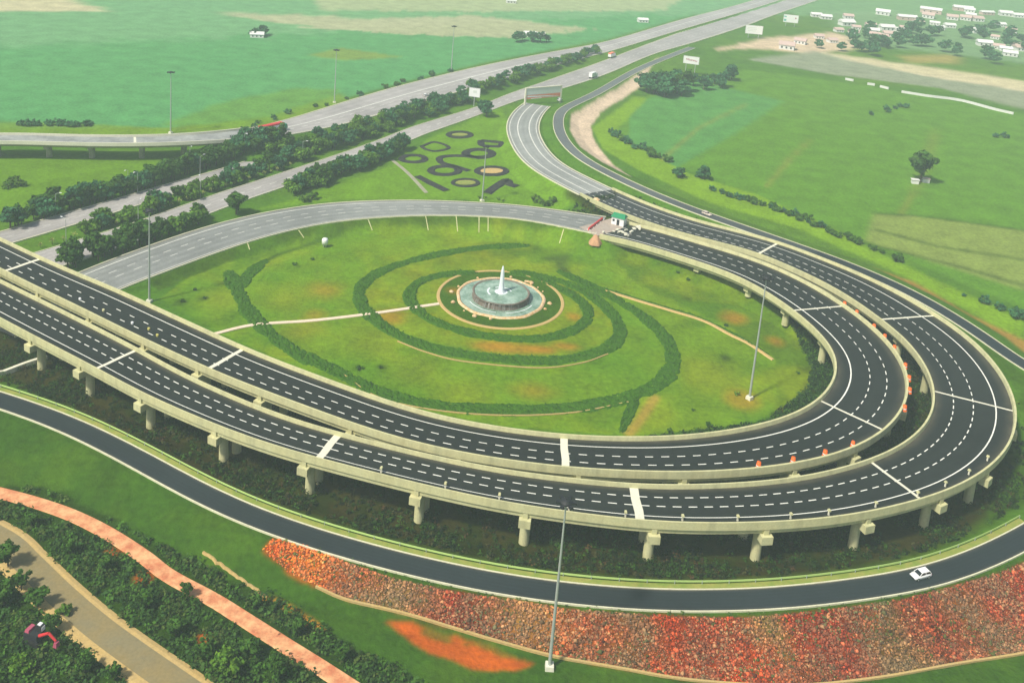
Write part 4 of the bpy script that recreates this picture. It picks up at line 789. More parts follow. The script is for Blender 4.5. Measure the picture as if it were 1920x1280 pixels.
row([(1215, 168), (1235, 176), (1260, 180), (1285, 172)], 16, [TR[3], TR[2]], 1.8, 2.5, 6, 'big bluish hazy tree in the grove beside the gravel apron', 'grove beside the gravel apron')
row([(1290, 160), (1330, 165), (1360, 150)], 8, [TR[3], TR[0]], 1.2, 1.7, 6, 'tall hazy tree in the clump behind the lettered billboard', 'trees behind the lettered billboard')
row([(1142, 250), (1170, 265), (1210, 285), (1250, 302)], 14, [BU[2], BU[0]], 1.3, 2.0, 2, 'dark shrub in the line at the top of the right field', 'shrubs at the top of the right field')
row([(1255, 325), (1280, 332), (1325, 335)], 7, [TR[3], BU[2]], .7, 1.2, 2.5, 'round bluish shrub in the clump right of the gravel apron', 'shrub clump right of the apron', cat='bush')
row([(1340, 360), (1380, 370), (1420, 382), (1470, 398), (1520, 420), (1570, 440), (1610, 455)], 34, [BU[0], BU[2], BU[0]], .9, 1.6, 2, 'bush in the hedge line along the right field', 'hedge line along the right field')
for x, y, s in [(1635, 468, 1.3), (1652, 474, 1.0), (1680, 490, 1.7)]: place(BU[0], tuple(T(x, y)), s, label='rounded dark bush in the group of three at the end of the hedge line', group='three bushes at the end of the hedge line')
for x, y, s in [(1845, 568, 1.5), (1873, 580, 1.5), (1908, 597, 2.0), (1808, 556, .7), (1960, 620, 1.6)]: place(BU[2], tuple(T(x, y)), s, label='round dark green bush beside the field at the right edge of the view', group='round bushes at the right edge')
bt = place(TR[0], tuple(T(1725, 342)), 2.8, label='large lone round tree in the middle of the right field', cat='tree')
for x, y, s in [(1868, 258, 1.6), (1884, 259, 1.8)]: place(BU[2], tuple(T(x, y)), s, label='small dark shrub alone in the far right field', group='two shrubs in the far right field')
row([(1560, 100), (1620, 95), (1700, 80), (1780, 100), (1850, 115)], 22, [TR[3]], 1.3, 2.2, 14, 'hazy tree among the village houses', 'trees among the village houses', bulk=bulkB)
row([(1620, 80), (1700, 60), (1780, 75), (1860, 60), (1915, 100)], 26, [TR[3]], 1.2, 2.2, 22, 'hazy tree among the village houses', 'trees among the village houses', bulk=bulkB)
row([(1640, 215), (1680, 200), (1710, 205)], 6, [BU[2]], 1.2, 2.2, 4, 'bluish shrub at the pond corner of the right field', 'shrubs at the pond corner')
for x, y in [(25, 340), (40, 348), (15, 352)]: place(BU[1], tuple(T(x, y)), 1.6, label='loose dark shrub in the meadow under the slender bridge', group='shrubs in the meadow under the bridge')
for x, y in [(570, 378), (585, 374), (1005, 378), (1020, 385), (1035, 380)]: place(BU[1], tuple(T(x, y)), 1.6, label='loose green shrub on the grass beside the loop road', group='shrubs beside the loop road')
# line of small pale palms along the highway edge
k_ = 0; P = crom(np.array([list(T(*p)) for p in [(66, 468), (120, 452), (220, 422), (300, 396), (400, 360), (500, 328), (545, 312)]]), 1.0); s_ = arclen(P)
pp = None
for u in np.arange(2, s_[-1], 4.2):
    x, y = np.interp(u, s_, P[:, 0]), np.interp(u, s_, P[:, 1])
    if pp is None:
        pp = empty('palm', label='small pale yellow-green palm in the line along the highway edge', cat='palm', group='line of small palms along the highway')
        r_ = np.random.default_rng(5); c_ = r_.normal(size=(46, 3)) * [.42, .42, .45] + [0, 0, 1.7]; V, F = leaves(c_, .24, r=r_); npmesh('fronds', V, F, np.tile((0.36, 0.42, 0.10), (len(V), 1)), M['foliage'], pp)
        MB().tube((0, 0, -.2), (0, 0, 1.5), .12, .08, 6).build('stem', M['bark'], pp); pp.location = (x, y, hz(x, y))
    else: dup(pp, (x, y, hz(x, y)), u, random.uniform(.8, 1.2))
# foreground shrubs
for x, y, s, p_ in [(15, 1062, 1.15, 0), (40, 1105, 1.0, 2), (70, 1138, 1.1, 0), (8, 1135, 1.2, 2), (100, 1185, .8, 0), (430, 1262, 1.3, 1), (470, 1232, 1.0, 0), (385, 1240, 1.0, 2), (330, 1190, .9, 0), (275, 1140, .9, 2), (520, 1275, 1.0, 0), (200, 1070, .8, 0), (130, 1040, .8, 2), (60, 985, .7, 0), (560, 1190, .8, 0), (480, 1140, .7, 2), (400, 1085, .6, 0), (640, 1240, .8, 0), (215, 1275, .8, 2), (160, 1262, .9, 0), (40, 1262, 1.0, 1), (350, 1120, .7, 0)]:
    place(TR[p_], tuple(T(x, y)), s * .7, label=ADJ[TR[p_].name] + (' shrub tree in the undergrowth left of the dirt road' if y > 970 + x * .95 else ' shrub tree between the dirt road and the pink path' if y > 925 + x * .56 else ' shrub tree right of the pink path') + (', nearest the camera' if y > 1220 else ', farther up' if y < 1100 else ''), group='shrub trees in the lower left undergrowth')
place(BU[1], tuple(T(119, 1152)), 1.0, label='small round clipped-looking bush alone on the edge of the dirt road', cat='bush')
for x, y in [(343, 566), (366, 545), (385, 560), (553, 497), (585, 487), (675, 692), (714, 690), (1290, 525), (1270, 512), (1300, 770), (1330, 800), (1256, 808), (1362, 612), (1496, 700)]:
    place(BU[0], tuple(T(x, y)), random.uniform(.35, .7), label='tiny dark shrub dotted on the lawn inside the loop', group='small shrubs dotted on the loop lawn')
place(BU[3], tuple(T(1382, 742)), .7, label='yellowish bush at the foot of the right mast', cat='bush')
for x, y in [(935, 375), (944, 378), (898, 372), (910, 372)]: place(BU[3], tuple(T(x, y)), .7, label='small yellowish plant at the front edge of the flower garden', group='plants at the front edge of the flower garden')
for x, y in [(1868, 706), (1880, 740), (1908, 758)]: place(BU[3], tuple(T(x, y)), .5, label='small pale plant on the grass strip right of the outer flyover', group='plants on the strip right of the outer flyover')
def merge(bulk, name, label):
    VV, FF, CC, o_ = [], [], [], 0
    for pr_, x, y, s_, a_ in bulk:
        me_ = pr_.children[0].data; nv = len(me_.vertices); v_ = np.empty(nv * 3, np.float32); me_.vertices.foreach_get('co', v_); v_ = v_.reshape(-1, 3) * s_
        c_ = np.empty(nv * 4, np.float32); me_.color_attributes[0].data.foreach_get('color', c_)
        q_ = v_.copy(); q_[:, 0] = v_[:, 0] * math.cos(a_) - v_[:, 1] * math.sin(a_) + x; q_[:, 1] = v_[:, 0] * math.sin(a_) + v_[:, 1] * math.cos(a_) + y; q_[:, 2] += hz(x, y) - .1
        VV.append(q_); CC.append(c_.reshape(-1, 4)[:, :3]); FF.append(np.arange(nv).reshape(-1, 4) + o_); o_ += nv
    tag(npmesh(name, np.vstack(VV), np.vstack(FF), np.vstack(CC), M['foliage']), label, name.replace('_', ' '), kind='stuff')
merge(bulkA, 'median_trees', 'far hazy trees filling the strip between the two highway carriageways')
merge(bulkB, 'village_trees', 'far hazy trees scattered among the village houses')
# ================================================================ masts and lamps
def make_mast():
    root = empty('light_mast', label='mast', cat='light mast', group='tall floodlight masts')
    MB().box((0, 0, .3), (1.7, 1.7, 1.0), taper=.9).build('base_block', M['concrete_white'], root)
    m = MB(); m.tube((0, 0, .6), (0, 0, 31), .36, .15, 12); m.build('pole', M['steel'], root)
    m = MB(); m.lathe([(.15, 30.6), (1.1, 30.8), (1.15, 31.1), (.7, 31.4), (.1, 31.6)], 18); m.build('head_ring', M['dark'], root)
    for k in range(6):
        a_ = k * math.pi / 3; f = MB(); f.box((1.55 * math.cos(a_), 1.55 * math.sin(a_), 30.9), (.75, .6, .35), rz=a_); fo_ = f.build('floodlight', M['dark'], root)
        MB().box((1.62 * math.cos(a_), 1.62 * math.sin(a_), 30.70), (.55, .45, .06), rz=a_).build('lens', M['lamp'], fo_)
    return root
mast = make_mast()
for k, (x, y, sc_, lb) in enumerate([(1030, 1252, 1.15, 'tall grey floodlight mast at the foot of the rubble slope, nearest the camera'), (1405, 748, 1.22, 'tall grey floodlight mast on the lawn at the right of the fountain'), (280, 566, 1, 'tall floodlight mast beside the inner flyover at the left of the loop'), (904, 377, .8, 'floodlight mast in front of the flower garden'), (320, 250, 1, 'slim floodlight mast beyond the slender bridge at the left'), (627, 193, 1, 'slim hazy floodlight mast beside the distant carriageway bend'), (846, 134, 1, 'faint floodlight mast farthest along the distant carriageway')]):
    t = T(x, y)
    if k == 0: mast['label'] = lb; mast.location = tuple(t); mast.scale = (1, 1, sc_)
    else: dup(mast, tuple(t), k * .7, (1, 1, sc_), lb)
def make_lamp():
    root = empty('street_lamp', label='thin street lamp with one arm', cat='street lamp', group='street lamps along the frontage road')
    m = MB(); m.tube((0, 0, -.2), (0, 0, 9), .13, .08, 8); m.build('pole', M['steel'], root)
    m = MB(); m.tube((0, 0, 8.9), (1.6, 0, 9.5), .06, .05, 6); m.build('arm', M['steel'], root)
    MB().box((1.9, 0, 9.5), (.9, .35, .18)).build('lamp_head', M['white'], root); return root
lamp = make_lamp()
for k, (x, y) in enumerate([(105, 405), (124, 455), (240, 358), (258, 362), (259, 420), (375, 330), (458, 286), (567, 300), (356, 310), (376, 372)]):
    lb = 'thin street lamp with one arm among the tree rows by the frontage road'
    if k == 0: lamp.location = tuple(T(x, y)); lamp['label'] = lb
    else: dup(lamp, tuple(T(x, y)), random.uniform(0, 6), label=lb)
# ================================================================ signs
def signboard(px, py, w_, h_, zb, rz, label, marks=(), base='white', posts=2, cat='billboard'):
    t = T(px, py); root = empty('billboard', tuple(t), rz, label, cat)
    MB().box((0, 0, zb + h_ / 2), (w_, .3, h_)).build('panel', M[base], root)
    f = MB()
    for z in (zb - .1, zb + h_ + .1): f.box((0, 0, z), (w_ + .5, .36, .22))
    for x in (-w_ / 2 - .15, w_ / 2 + .15): f.box((x, 0, zb + h_ / 2), (.25, .36, h_ - .05))
    f.build('frame', M['steel'], root)
    for k in range(posts):
        x = (k - (posts - 1) / 2) * w_ * .6 if posts > 1 else 0
        m = MB(); m.tube((x, .35, -.5), (x, .35, zb + h_ * .8), .28, .22, 10); m.build('post', M['steel'], root)
    for mm, boxes in marks:
        m = MB()
        for x, z, a_, b_ in boxes: m.box((x, -.17, zb + z), (a_, .06, b_))
        m.build('lettering', M[mm], root)
    return root
M['maroon'] = mat('maroon_paint', (0.38, 0.07, 0.12), .6, .1, 1); M['salmon'] = mat('salmon_paint', (0.72, 0.22, 0.13), .7, .2, .6); M['panel_grey'] = mat('panel_grey', (0.62, 0.66, 0.60), .6, .05, 1)
rl = random.Random(4); scr = []
for gx_, n_, w0 in ((-3.6, 6, .8), (1.0, 5, .9)):
    for k in range(n_): scr.append((gx_ + k * .75, 2.8 - gx_ * .12 - k * .12 + rl.uniform(-.1, .1), .3, 1.2 + rl.uniform(-.3, .3))); scr.append((gx_ + k * .75 + .2, 2.8 - gx_ * .12 - k * .12 + rl.uniform(-.4, .4), .55, .3))
signboard(1293, 140, 11, 5.4, 8.0, R(-14), 'white billboard with a line of dark red lettering above the grove', [('maroon', scr)])
signboard(1412, 72, 15, 7.5, 4.0, R(-4), 'blank white billboard nearer of the two beside the far highway', [('panel_grey', [(-2, 5.4, 8, .5), (-2, 4, 9, .5), (-2, 2.6, 7, .5)])])
signboard(1481, 50, 14, 7.5, 4.0, R(-10), 'pale billboard with dark marks, farthest beside the highway', [('teal', [(-5.5, 5.5, 2.4, 1.2), (-5.5, 2, 2.4, 2)]), ('maroon', [(4.6, 4.5, 1, 1.6)])])
signboard(888, 200, 6.4, 5.2, 6.0, R(-12), 'small white roadside billboard on a post beside the teal tree', [('panel_grey', [(.3, 3, 2.2, 1.6)])], posts=1)
# gantry over the start of the curve
t = T(984, 197); t2 = T(1050, 193); an_ = math.atan2(t2[1] - t[1], t2[0] - t[0]); W_ = float(np.linalg.norm((t2 - t)[:2])); mid = (t + t2) / 2
ga = empty('sign_gantry', tuple(mid), an_, 'wide pale overhead gantry board with a red and white lower band across the curving road', 'gantry')
for x in (-W_ / 2, W_ / 2):
    MB().box((x, 0, 5.2), (.9, .9, 11.2)).build('post', M['concrete_white'], ga)
MB().box((0, 0, 10.6), (W_ - 1.0, 1.0, .5)).build('beam', M['concrete_white'], ga)
MB().box((0, -.1, 8.3), (W_ - 1.4, .4, 4.0)).build('panel', M['panel_grey'], ga)
MB().box((0, -.1, 5.0), (W_ - 1.4, .44, 2.4)).build('lower_band', M['salmon'], ga)
m = MB(); m.add([(-W_ * .46, -.36, 5.9), (W_ * .1, -.36, 5.2), (W_ * .44, -.36, 4.1), (W_ * .44, -.36, 3.9), (-W_ * .05, -.36, 4.7), (-W_ * .46, -.36, 5.0)], [(0, 1, 2, 3, 4, 5)]); m.build('stripe', M['white'], ga)
m = MB(); m.box((-W_ * .2, -.38, 4.05), (W_ * .3, .06, .35)); m.build('stripe', M['white'], ga)
# ================================================================ vehicles
def make_car(label, paint, rz, loc, name='car'):
    root = empty(name, loc, rz, label, 'car')
    L_, Wd = 4.2, 1.75; sec = [(-2.1, .45, .75, .80), (-1.95, .3, .92, .86), (-1.2, .28, .98, .88), (.7, .28, .95, .88), (1.55, .3, .85, .85), (2.0, .36, .72, .78), (2.1, .45, .62, .68)]
    b = MB(); v = []
    for x, z0, z1, hw in sec: v += [(x, -hw, z0), (x, -hw, (z0 + z1) / 2 + .05), (x, -hw * .92, z1), (x, hw * .92, z1), (x, hw, (z0 + z1) / 2 + .05), (x, hw, z0)]
    f = [(i * 6 + j, i * 6 + (j + 1) % 6, i * 6 + 6 + (j + 1) % 6, i * 6 + 6 + j) for i in range(6) for j in range(6)] + [tuple(range(6)), tuple(range(36, 42))[::-1]]
    b.add(v, f).build('body', paint, root, True)
    b = MB(); lo = [(-1.95, -.80), (.95, -.81), (.95, .81), (-1.95, .80)]; up = [(-1.6, -.66), (.3, -.66), (.3, .66), (-1.6, .66)]
    b.add([(x, y, .93) for x, y in lo] + [(x, y, 1.42) for x, y in up], [(0, 1, 5, 4), (1, 2, 6, 5), (2, 3, 7, 6), (3, 0, 4, 7), (4, 5, 6, 7)]).build('windows', M['glass'], root)
    b = MB(); b.box((-.65, 0, 1.455), (1.98, 1.38, .08), taper=.94)
    for x0, x1, zz in ((.32, .98, 0), (-1.62, -1.97, 0)):
        for y_ in (-.74, .74): b.tube((x0, y_ * .89, 1.43), (x1, y_ * 1.06, .93), .06, .06, 6)
    for y_ in (-.70, .70): b.tube((-.55, y_, 1.43), (-.6, y_ * 1.14, .93), .05, .05, 6)
    b.build('roof', paint, root)
    for x in (-1.3, 1.3):
        for y in (-.82, .82):
            m = MB(); m.tube((x, y - .1, .32), (x, y + .1, .32), .32, .32, 14); wh = m.build('wheel', M['rubber'], root)
            m = MB(); m.tube((x, y - .115, .32), (x, y + .115, .32), .17, .17, 10); m.build('rim', M['steel'], wh)
    for y in (-.6, .6): MB().box((2.02, y, .62), (.1, .3, .14)).build('headlight', M['lamp'], root)
    for y in (-.68, .68): MB().box((-2.08, y, .72), (.08, .24, .16)).build('tail_light', M['red'], root)
    return root
def on(P, px, py, z, dz=0.12, off=0.0):
    i = near(P, px, py, z); i = min(i, len(P) - 2); t_ = P[i + 1] - P[i]; g = G(px, py, P[i, 2] + dz); return (g[0], g[1], P[i, 2] + dz), math.atan2(t_[1], t_[0])
l_, a_ = on(Cc, 1725, 1081, 3); make_car('white hatchback driving along the narrow ramp road', M['white'], a_ + math.pi if math.cos(a_) > 0 else a_, l_).scale = (1.1, 1.1, 1.1)
M['beige_car'] = mat('beige_car', (0.62, 0.52, 0.44), .35, .03, 1, spec=.5)
l_, a_ = on(Cc, 1325, 403, 5.5); make_car('beige car on the ramp road behind the far flyover', M['beige_car'], a_ + math.pi, l_)
l_, a_ = on(Bc, 1049, 189, 1.8); make_car('white car just right of the overhead gantry', M['white'], a_, l_).scale = (1.3, 1.3, 1.3)
l_, a_ = on(Dc, 758, 207, 4.2); make_car('white car at the near edge of the distant carriageway', M['white'], a_, l_)
l_, a_ = on(Dc, 798, 180, 4); make_car('small white car in the middle of the distant carriageway', M['white'], a_, l_)
def make_truck(label, loc, rz, body, top, cab, L_, H_=2.9):
    root = empty('truck', loc, rz, label, 'truck')
    MB().box((0, 0, .95), (L_, 1.2, .3)).build('chassis', M['dark'], root)
    b = MB().box((-1.3, 0, 1.15 + H_ * .36), (L_ - 2.8, 2.5, H_ * .72)).build('trailer', body, root)
    MB().box((-1.3, 0, 1.17 + H_ * .86), (L_ - 2.8, 2.5, H_ * .27)).build('trailer_top', top, root)
    b = MB(); x0 = L_ / 2 - 2.4; b.add([(x0, -1.2, .6), (x0 + 2.3, -1.2, .6), (x0 + 2.3, -1.2, 1.7), (x0 + 1.9, -1.15, 2.9), (x0, -1.15, 2.9), (x0, 1.2, .6), (x0 + 2.3, 1.2, .6), (x0 + 2.3, 1.2, 1.7), (x0 + 1.9, 1.15, 2.9), (x0, 1.15, 2.9)], [(0, 1, 2, 3, 4), (9, 8, 7, 6, 5), (1, 6, 7, 2), (2, 7, 8, 3), (3, 8, 9, 4), (4, 9, 5, 0), (0, 5, 6, 1)]).build('cab', cab, root)
    MB().add([(x0 + 2.26, -1.0, 1.85), (x0 + 2.26, 1.0, 1.85), (x0 + 1.99, 1.0, 2.7), (x0 + 1.99, -1.0, 2.7)], [(0, 1, 2, 3)]).build('windscreen', M['glass'], root)
    for x in (-L_ / 2 + 1, -L_ / 2 + 2.3, L_ / 2 - 1.3):
        for y in (-1.05, 1.05): m = MB(); m.tube((x, y - .17, .5), (x, y + .17, .5), .5, .5, 12); m.build('wheel', M['rubber'], root)
    return root
l_, a_ = on(Dc, 512, 247, 6.5); make_truck('long white and red truck with a green cab parked where the bridge joins the highway', l_, a_, M['white'], M['red'], M['green'], 16)
l_, a_ = on(Dc, 478, 250, 7); make_car('white car behind the long truck on the slender bridge', M['white'], a_, l_)
l_, a_ = on(Ec, 1112, 146, .8); make_truck('white truck heading away on the near carriageway of the highway', l_, a_, M['white'], M['white'], M['white'], 9)
l_, a_ = on(Ec, 1147, 108, .8); make_truck('pinkish white truck by the highway divider in the haze', l_, a_, M['white'], M['salmon'], M['white'], 10)
# ================================================================ hut, barriers, drums
ja = min((A2c[0], A2c[-1]), key=lambda p: np.linalg.norm(p[:2] - Ac[-1][:2])); jd = (Ac[-1] - ja) / np.linalg.norm((Ac[-1] - ja)[:2])
jq = np.array([ja - jd * 3 + [0, 0, .02, 0], ja + [0, 0, .14, 0], Ac[-1] + [0, 0, .04, 0], Ac[-1] + jd * 3 + [0, 0, .05, 0]]); jq[:, 3] = [ja[3], ja[3], Ac[-1][3], Ac[-1][3]]; jq = resample(jq, 1.2); jw = float(jq[0, 3]) - .6
tag(MB().sweep(jq, [(-jw / 2, -2.5), (-jw / 2, .1), (jw / 2, .1), (jw / 2, -2.5)], ws=jq[:, 3] / jq[0, 3]).build('broken_road', M['gravel']), kind='structure')
t = G(1160, 420, 6.2); hut = empty('hut', tuple(t), R(-25), 'small white hut with a bright green roof squeezed beneath the outer flyover', 'hut')
MB().box((0, 0, 1.6), (5.2, 3.6, 3.4)).build('wall', M['white'], hut)
m = MB(); m.add([(-3.0, -2.2, 3.2), (3.0, -2.2, 3.2), (3.0, 2.2, 3.2), (-3.0, 2.2, 3.2), (-2.4, 0, 4.6), (2.4, 0, 4.6)], [(0, 1, 5, 4), (1, 2, 5), (2, 3, 4, 5), (3, 0, 4), (3, 2, 1, 0)]); m.build('roof', M['green'], hut)
MB().box((.2, -1.83, 1.3), (1.1, .1, 2.3)).build('door', M['dark'], hut); MB().box((-1.7, -1.83, 1.9), (.9, .1, .9)).build('window', M['glass'], hut)
g0, g1 = G(1103, 432, 6.3), G(1130, 411, 6.3); a_ = math.atan2(g1[1] - g0[1], g1[0] - g0[0]); Lb = float(np.linalg.norm(g1 - g0))
br_ = empty('road_barrier', tuple((g0 + g1) / 2), a_, 'long red road barrier laid across the loop road beside the hut', 'barrier')
MB().box((0, 0, .55), (Lb, .5, .8), taper=.94).build('panel', M['red'], br_)
for x in np.linspace(-Lb / 2 + .5, Lb / 2 - .5, 5): MB().box((x, 0, .1), (.4, 1.4, .2)).build('foot', M['white'], br_)
def mound(px, py, r_, h_, m, label, name='soil_mound', cat='mound'):
    t = T(px, py); b = MB().lathe([(.05, h_), (r_ * .35, h_ * .8), (r_ * .7, h_ * .35), (r_, 0), (r_ * 1.02, -.4)], 18, wob=.08); o = b.build(name, M[m], None, True); o.location = tuple(t); return tag(o, label, cat)
M['tan_soil'] = mat('tan_soil', (0.50, 0.28, 0.15), .95, .2, 1, bump=.1)
mound(1116, 455, 2.6, 3.4, 'tan_soil', 'tan heap of earth against the bank end below the barrier')
mound(1118, 377, 2.5, 1.6, 'stone_rim', 'pale heap of stone on the bank edge under the far flyover', 'stone_heap', 'heap')
for x, y, dx, dy, z, lb in [(1150, 434, 9, 4, 6.6, 'pale broken concrete slab piece next to the red barrier'), (1178, 438, 3, 7, 7.0, 'pale concrete block line lying across the inner flyover end'), (1193, 428, 2.5, 4.5, 7.2, 'white concrete block at the upper corner of the inner flyover end')]:
    g = G(x, y, z); b = MB(); 
    for k in range(7): b.box((rl.uniform(-dx / 2, dx / 2), rl.uniform(-dy / 2, dy / 2), rl.uniform(.2, .6)), (rl.uniform(.6, 1.8), rl.uniform(.4, 1.1), rl.uniform(.25, .6)), rz=rl.uniform(0, 3))
    o = b.build('concrete_debris', M['concrete_white']); o.location = (g[0], g[1], z - .2); tag(o, lb, 'debris')
drum = empty('traffic_drum', label='orange drum', cat='traffic drum')
m = MB(); m.lathe([(.05, 1.45), (.42, 1.42), (.45, .95), (.50, .9), (.52, .1), (.62, .05), (.62, 0)], 14); m.build('body', M['orange'], drum, True)
m = MB(); m.lathe([(.475, .72), (.515, .72), (.525, .5), (.48, .5)], 14); m.build('band', M['white'], drum)
NAm = normals(Ac); first = True
for x, y, out_ in [(1605, 832, 0), (1546, 848, 0), (1487, 861, 0), (1412, 870, 0), (1618, 585, 1), (1647, 608, 1), (1680, 638, 1), (1697, 658, 1), (1711, 686, 1), (1716, 713, 1), (1714, 740, 1), (1704, 767, 1), (1590, 564, 1)]:
    i = near(Ac, x, y, 11); o_ = outA * (Ac[i, 3] / 2 - (1.3 if not out_ else -.35)); p = (Ac[i, 0] + NAm[i, 0] * o_, Ac[i, 1] + NAm[i, 1] * o_, Ac[i, 2] + (0.01 if not out_ else -.05))
    lb = 'orange traffic drum standing just inside the outer parapet of the inner flyover' if not out_ else 'orange safety drum hung along the gap side of the inner flyover bend'
    gp = 'drums inside the inner flyover parapet' if not out_ else 'drums along the gap between the flyovers'
    if first: drum.location = p; drum['label'] = lb; drum['group'] = gp; first = False
    else: dup(drum, p, x * .1, 1.15, lb, gp)
# ledge that carries the gap-side drums
bol = empty('shoulder_post', label='stubby pale post on the shoulder of the outer flyover', cat='post', group='posts along the outer flyover shoulder')
MB().box((0, 0, .55), (.34, .34, 1.1), taper=.85).build('stem', M['concrete_white'], bol); MB().box((0, 0, 1.25), (.75, .6, .36), taper=.8).build('cap', M['concrete'], bol)
NBm = normals(Bc); first = True
for x, y in [(850, 915), (950, 938), (1057, 955), (1160, 968), (1264, 978), (1362, 978), (1458, 977), (1545, 971), (1625, 960), (1695, 944), (1755, 926), (1807, 904), (1847, 880), (740, 889)]:
    i = near(Bc, x, y - 25, 11); o_ = outB * (Bc[i, 3] / 2 - 1.9); p = (Bc[i, 0] + NBm[i, 0] * o_, Bc[i, 1] + NBm[i, 1] * o_, Bc[i, 2] + .01); a_ = math.atan2(NBm[i, 1], NBm[i, 0])
    if first: bol.location = p; bol.rotation_euler = (0, 0, a_); first = False
    else: dup(bol, p, a_)
for k, (x, y, mt, lb) in enumerate([(150, 562, 'white', 'whitish crate on the shoulder of the inner flyover at the far left'), (194, 583, 'concrete', 'beige equipment box on the inner flyover shoulder left of the yellow ones'), (248, 607, 'white', 'white tool chest on the inner flyover between the beige and yellow boxes'), (279, 618, 'yellow', 'low yellow box on the inner flyover shoulder'), (295, 630, 'yellow', 'upright yellow box on the inner flyover shoulder, rightmost of its line')]):
    g = G(x, y, 11); b = MB(); b.box((0, 0, .25), (.8, .45, .5), taper=.92); b.box((0, 0, .54), (.84, .5, .08)); o = b.build('site_box', M[mt]); o.location = (g[0], g[1], 10.97); o.rotation_euler = (0, 0, R(-40)); tag(o, lb, 'box')
# round white tank on the lawn
t = T(609, 463); tk = empty('water_tank', tuple(t), 0, 'small white round tank on a stand at the upper left of the loop lawn', 'tank')
MB().lathe([(.1, 3.6), (.9, 3.4), (1.15, 2.9), (1.15, 1.1), (.1, 1.1)], 20).build('tank', M['white'], tk, True)
for a_ in range(4): MB().box((.7 * math.cos(a_ * 1.57 + .78), .7 * math.sin(a_ * 1.57 + .78), .5), (.16, .16, 1.4)).build('leg', M['steel'], tk)
# field shed under the lone tree
for x, y, lb in [(1715, 344, 'low white shed under the left side of the lone round tree'), (1735, 342, 'low pinkish shed under the right side of the lone round tree')]:
    t = T(x, y); sh = empty('shed', tuple(t), R(-8), lb, 'shed'); MB().box((0, 0, 1.0), (3.4, 2.4, 2.2)).build('wall', M['roof_white'], sh); MB().box((0, 0, 2.2), (4.0, 3.0, .2)).build('roof', M['roof_white' if x < 1720 else 'roof_pink'], sh)
# excavator in the scrub
t = T(68, 1205); ex = empty('excavator', (t[0], t[1], t[2] + .5), R(-18), 'dark excavator with a red arm half hidden in the lower left undergrowth', 'excavator')
for y in (-1.1, 1.1):
    b = MB(); b.prism([(-1.9, 0), (-1.6, -.4), (1.6, -.4), (1.9, 0), (1.6, .45), (-1.6, .45)], -.3, .3); b.v = [(x_, z_ + y, y_ + .45) for x_, y_, z_ in b.v]; b.build('track', M['rubber'], ex)
MB().box((-.3, 0, 1.5), (3.2, 2.3, 1.1), taper=.92).build('body', M['dark'], ex)
c_ = MB().box((.5, .55, 2.6), (1.4, 1.1, 1.4), taper=.85).build('cab', M['dark'], ex); MB().box((1.2, .55, 2.7), (.05, .8, .9)).build('window', M['lamp'], c_)
MB().box((-1.3, 0, 2.25), (1.0, 1.9, .5), taper=.8).build('engine_cover', M['maroon'], ex)
m = MB(); m.tube((1.2, -.4, 1.9), (3.4, -.4, 3.3), .32, .26, 8); m.tube((3.4, -.4, 3.3), (5.0, -.4, 2.2), .26, .22, 8); m.build('arm', M['red'], ex)
MB().box((5.1, -.4, 1.6), (.8, 1.0, .9), taper=.7).build('bucket', M['maroon'], ex)
MB().box((.5, .55, 3.4), (.7, .7, .14)).build('roof_hatch', M['white'], ex)
# ================================================================ village in the haze
def make_house(mw, mr, L_, W_h, H_h):
    r = empty('house', label='house', cat='house'); MB().box((0, 0, H_h / 2), (L_, W_h, H_h)).build('wall', mw, r)
    MB().add([(-L_ / 2 - .5, -W_h / 2 - .5, H_h), (L_ / 2 + .5, -W_h / 2 - .5, H_h), (L_ / 2 + .5, W_h / 2 + .5, H_h), (-L_ / 2 - .5, W_h / 2 + .5, H_h), (-L_ / 2 - .5, 0, H_h + 2.2), (L_ / 2 + .5, 0, H_h + 2.2)], [(0, 1, 5, 4), (2, 3, 4, 5), (1, 2, 5), (3, 0, 4), (3, 2, 1, 0)]).build('roof', mr, r)
    for x in (-L_ * .3, 0.0, L_ * .3): MB().box((x, -W_h / 2 - .02, H_h * .5), (1.1, .12, 1.3)).build('window', M['glass'], r)
    return r
HS = [(make_house(M['roof_white'], M['roof_white'], 12, 7, 3.2), 'white roofed village house in the haze at the upper right', 'white roofed village houses'), (make_house(M['roof_white'], M['roof_pink'], 10, 8, 3.2), 'pink roofed village house in the haze at the upper right', 'pink roofed village houses'), (make_house(M['roof_pink'], M['roof_white'], 20, 8, 4), 'long pale shed in the hazy village', 'long pale sheds in the village')]
hp = [(1632, 52, 1), (1635, 62, 0), (1662, 57, 0), (1665, 68, 1), (1605, 55, 1), (1587, 48, 0), (1700, 38, 2), (1740, 34, 1), (1752, 47, 0), (1760, 56, 0), (1785, 37, 1), (1780, 52, 0), (1810, 38, 1), (1745, 25, 2), (1805, 21, 2), (1817, 23, 0), (1850, 28, 2), (1885, 30, 0), (1908, 33, 0), (1830, 62, 0), (1832, 40, 1), (1875, 50, 0), (1865, 73, 1), (1845, 86, 0), (1872, 92, 1), (1885, 96, 0), (1893, 105, 0), (1905, 90, 1), (1912, 95, 1), (1640, 70, 1), (1655, 73, 1), (1695, 57, 1), (1722, 45, 1), (1600, 66, 1), (1572, 60, 1), (1688, 60, 0), (1820, 32, 0), (1548, 36, 0), (1530, 32, 0), (1655, 28, 0), (1590, 35, 1), (1895, 62, 1), (1560, 80, 1), (1500, 82, 1), (1535, 72, 1), (1475, 92, 1)]
ho = set()
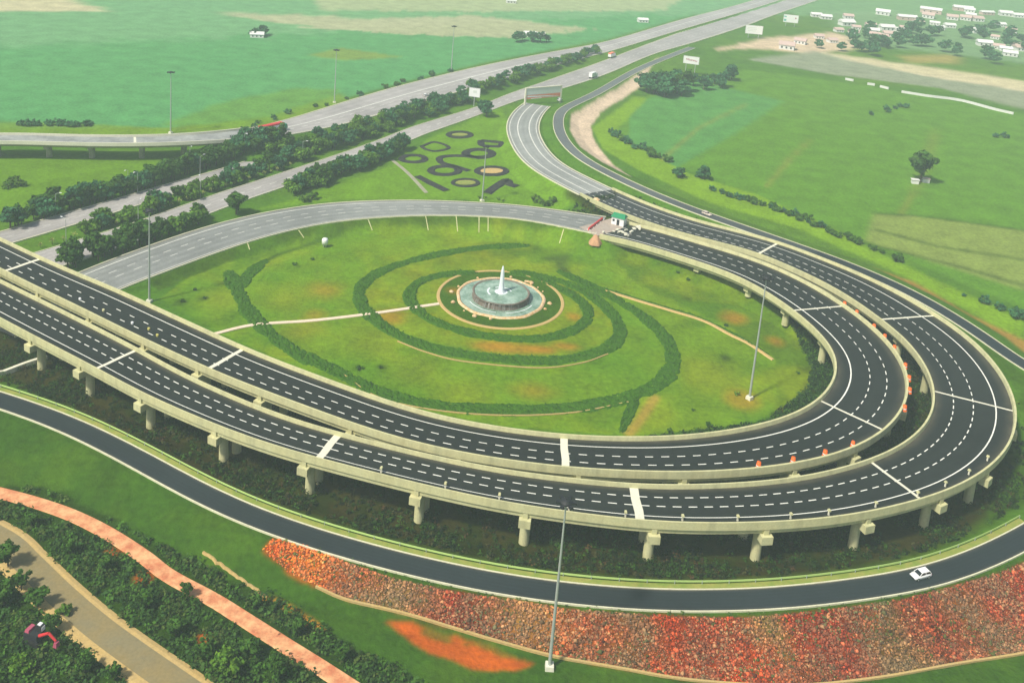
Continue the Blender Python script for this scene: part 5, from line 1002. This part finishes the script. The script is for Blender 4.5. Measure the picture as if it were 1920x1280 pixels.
for x, y, k in hp:
    pr_, lb, gp = HS[k]; t = T(x, y)
    if k in ho: dup(pr_, tuple(t), random.uniform(-.5, .3), random.uniform(.8, 1.25), lb, gp)
    else: ho.add(k); pr_.location = tuple(t); pr_['label'] = lb; pr_['group'] = gp
for x, y, lb in [(482, 70, 'tiny pale farmhouse alone in the far left paddies'), (993, 68, 'white farmhouse by the trees beyond the distant carriageway'), (1010, 70, 'second white farmhouse by the trees beyond the distant carriageway'), (958, 6, 'tiny white farmhouse at the very top of the view'), (1205, 42, 'tiny white farmhouse in the haze left of the far highway')]:
    t = T(x, y); dup(HS[0][0], tuple(t), .2, .8, lb); 
    o = [o for o in col.objects if o.get('label') == lb][0]
    if 'group' in o: del o['group']
row([(465, 66), (500, 68)], 5, [TR[3]], .8, 1.3, 5, 'hazy tree round the tiny farmhouse in the left paddies', 'trees round the farmhouse in the left paddies')
row([(975, 78), (1020, 78)], 7, [TR[3]], 1, 1.6, 6, 'hazy tree beside the white farmhouses beyond the carriageway', 'trees beside the white farmhouses')
# low white field walls
for pts, lb in (([(1690, 174), (1740, 182), (1800, 190), (1865, 207), (1900, 215)], 'long low white field wall crossing the upper right fields'), ([(1585, 150), (1600, 153)], 'short white field wall piece, left one'), ([(1626, 159), (1640, 161)], 'short white field wall piece between the other two'), ([(1650, 164), (1666, 168)], 'short white field wall piece nearest the long wall')):
    q_ = TP(pts, 0, 4); tag(MB().sweep(q_, [(-.5, -.3), (-.5, 1.6), (.5, 1.6), (.5, -.3)]).build('field_wall', M['roof_white']), lb, 'wall')
# ================================================================ protos not used are removed; haze last
for o in list(col.objects):
    if o.parent is None and abs(o.location.y + 900) < .1 and abs(o.location.z + 50) < .1:
        for c_ in list(o.children): bpy.data.objects.remove(c_)
        bpy.data.objects.remove(o)

me = MB().box((0, 4000, 84.0), (12400, 10400, 174))
hm = bpy.data.materials.new('haze'); hm.use_nodes = True; hn = hm.node_tree.nodes; hn.clear(); ho_ = hn.new('ShaderNodeOutputMaterial'); pv = hn.new('ShaderNodeVolumePrincipled')
pv.inputs['Color'].default_value = (0.80, 0.97, 0.97, 1); pv.inputs['Density'].default_value = HAZE_D; pv.inputs['Anisotropy'].default_value = -0.05
hm.node_tree.links.new(pv.outputs[0], ho_.inputs['Volume'])
tag(me.build('haze', hm), kind='stuff')
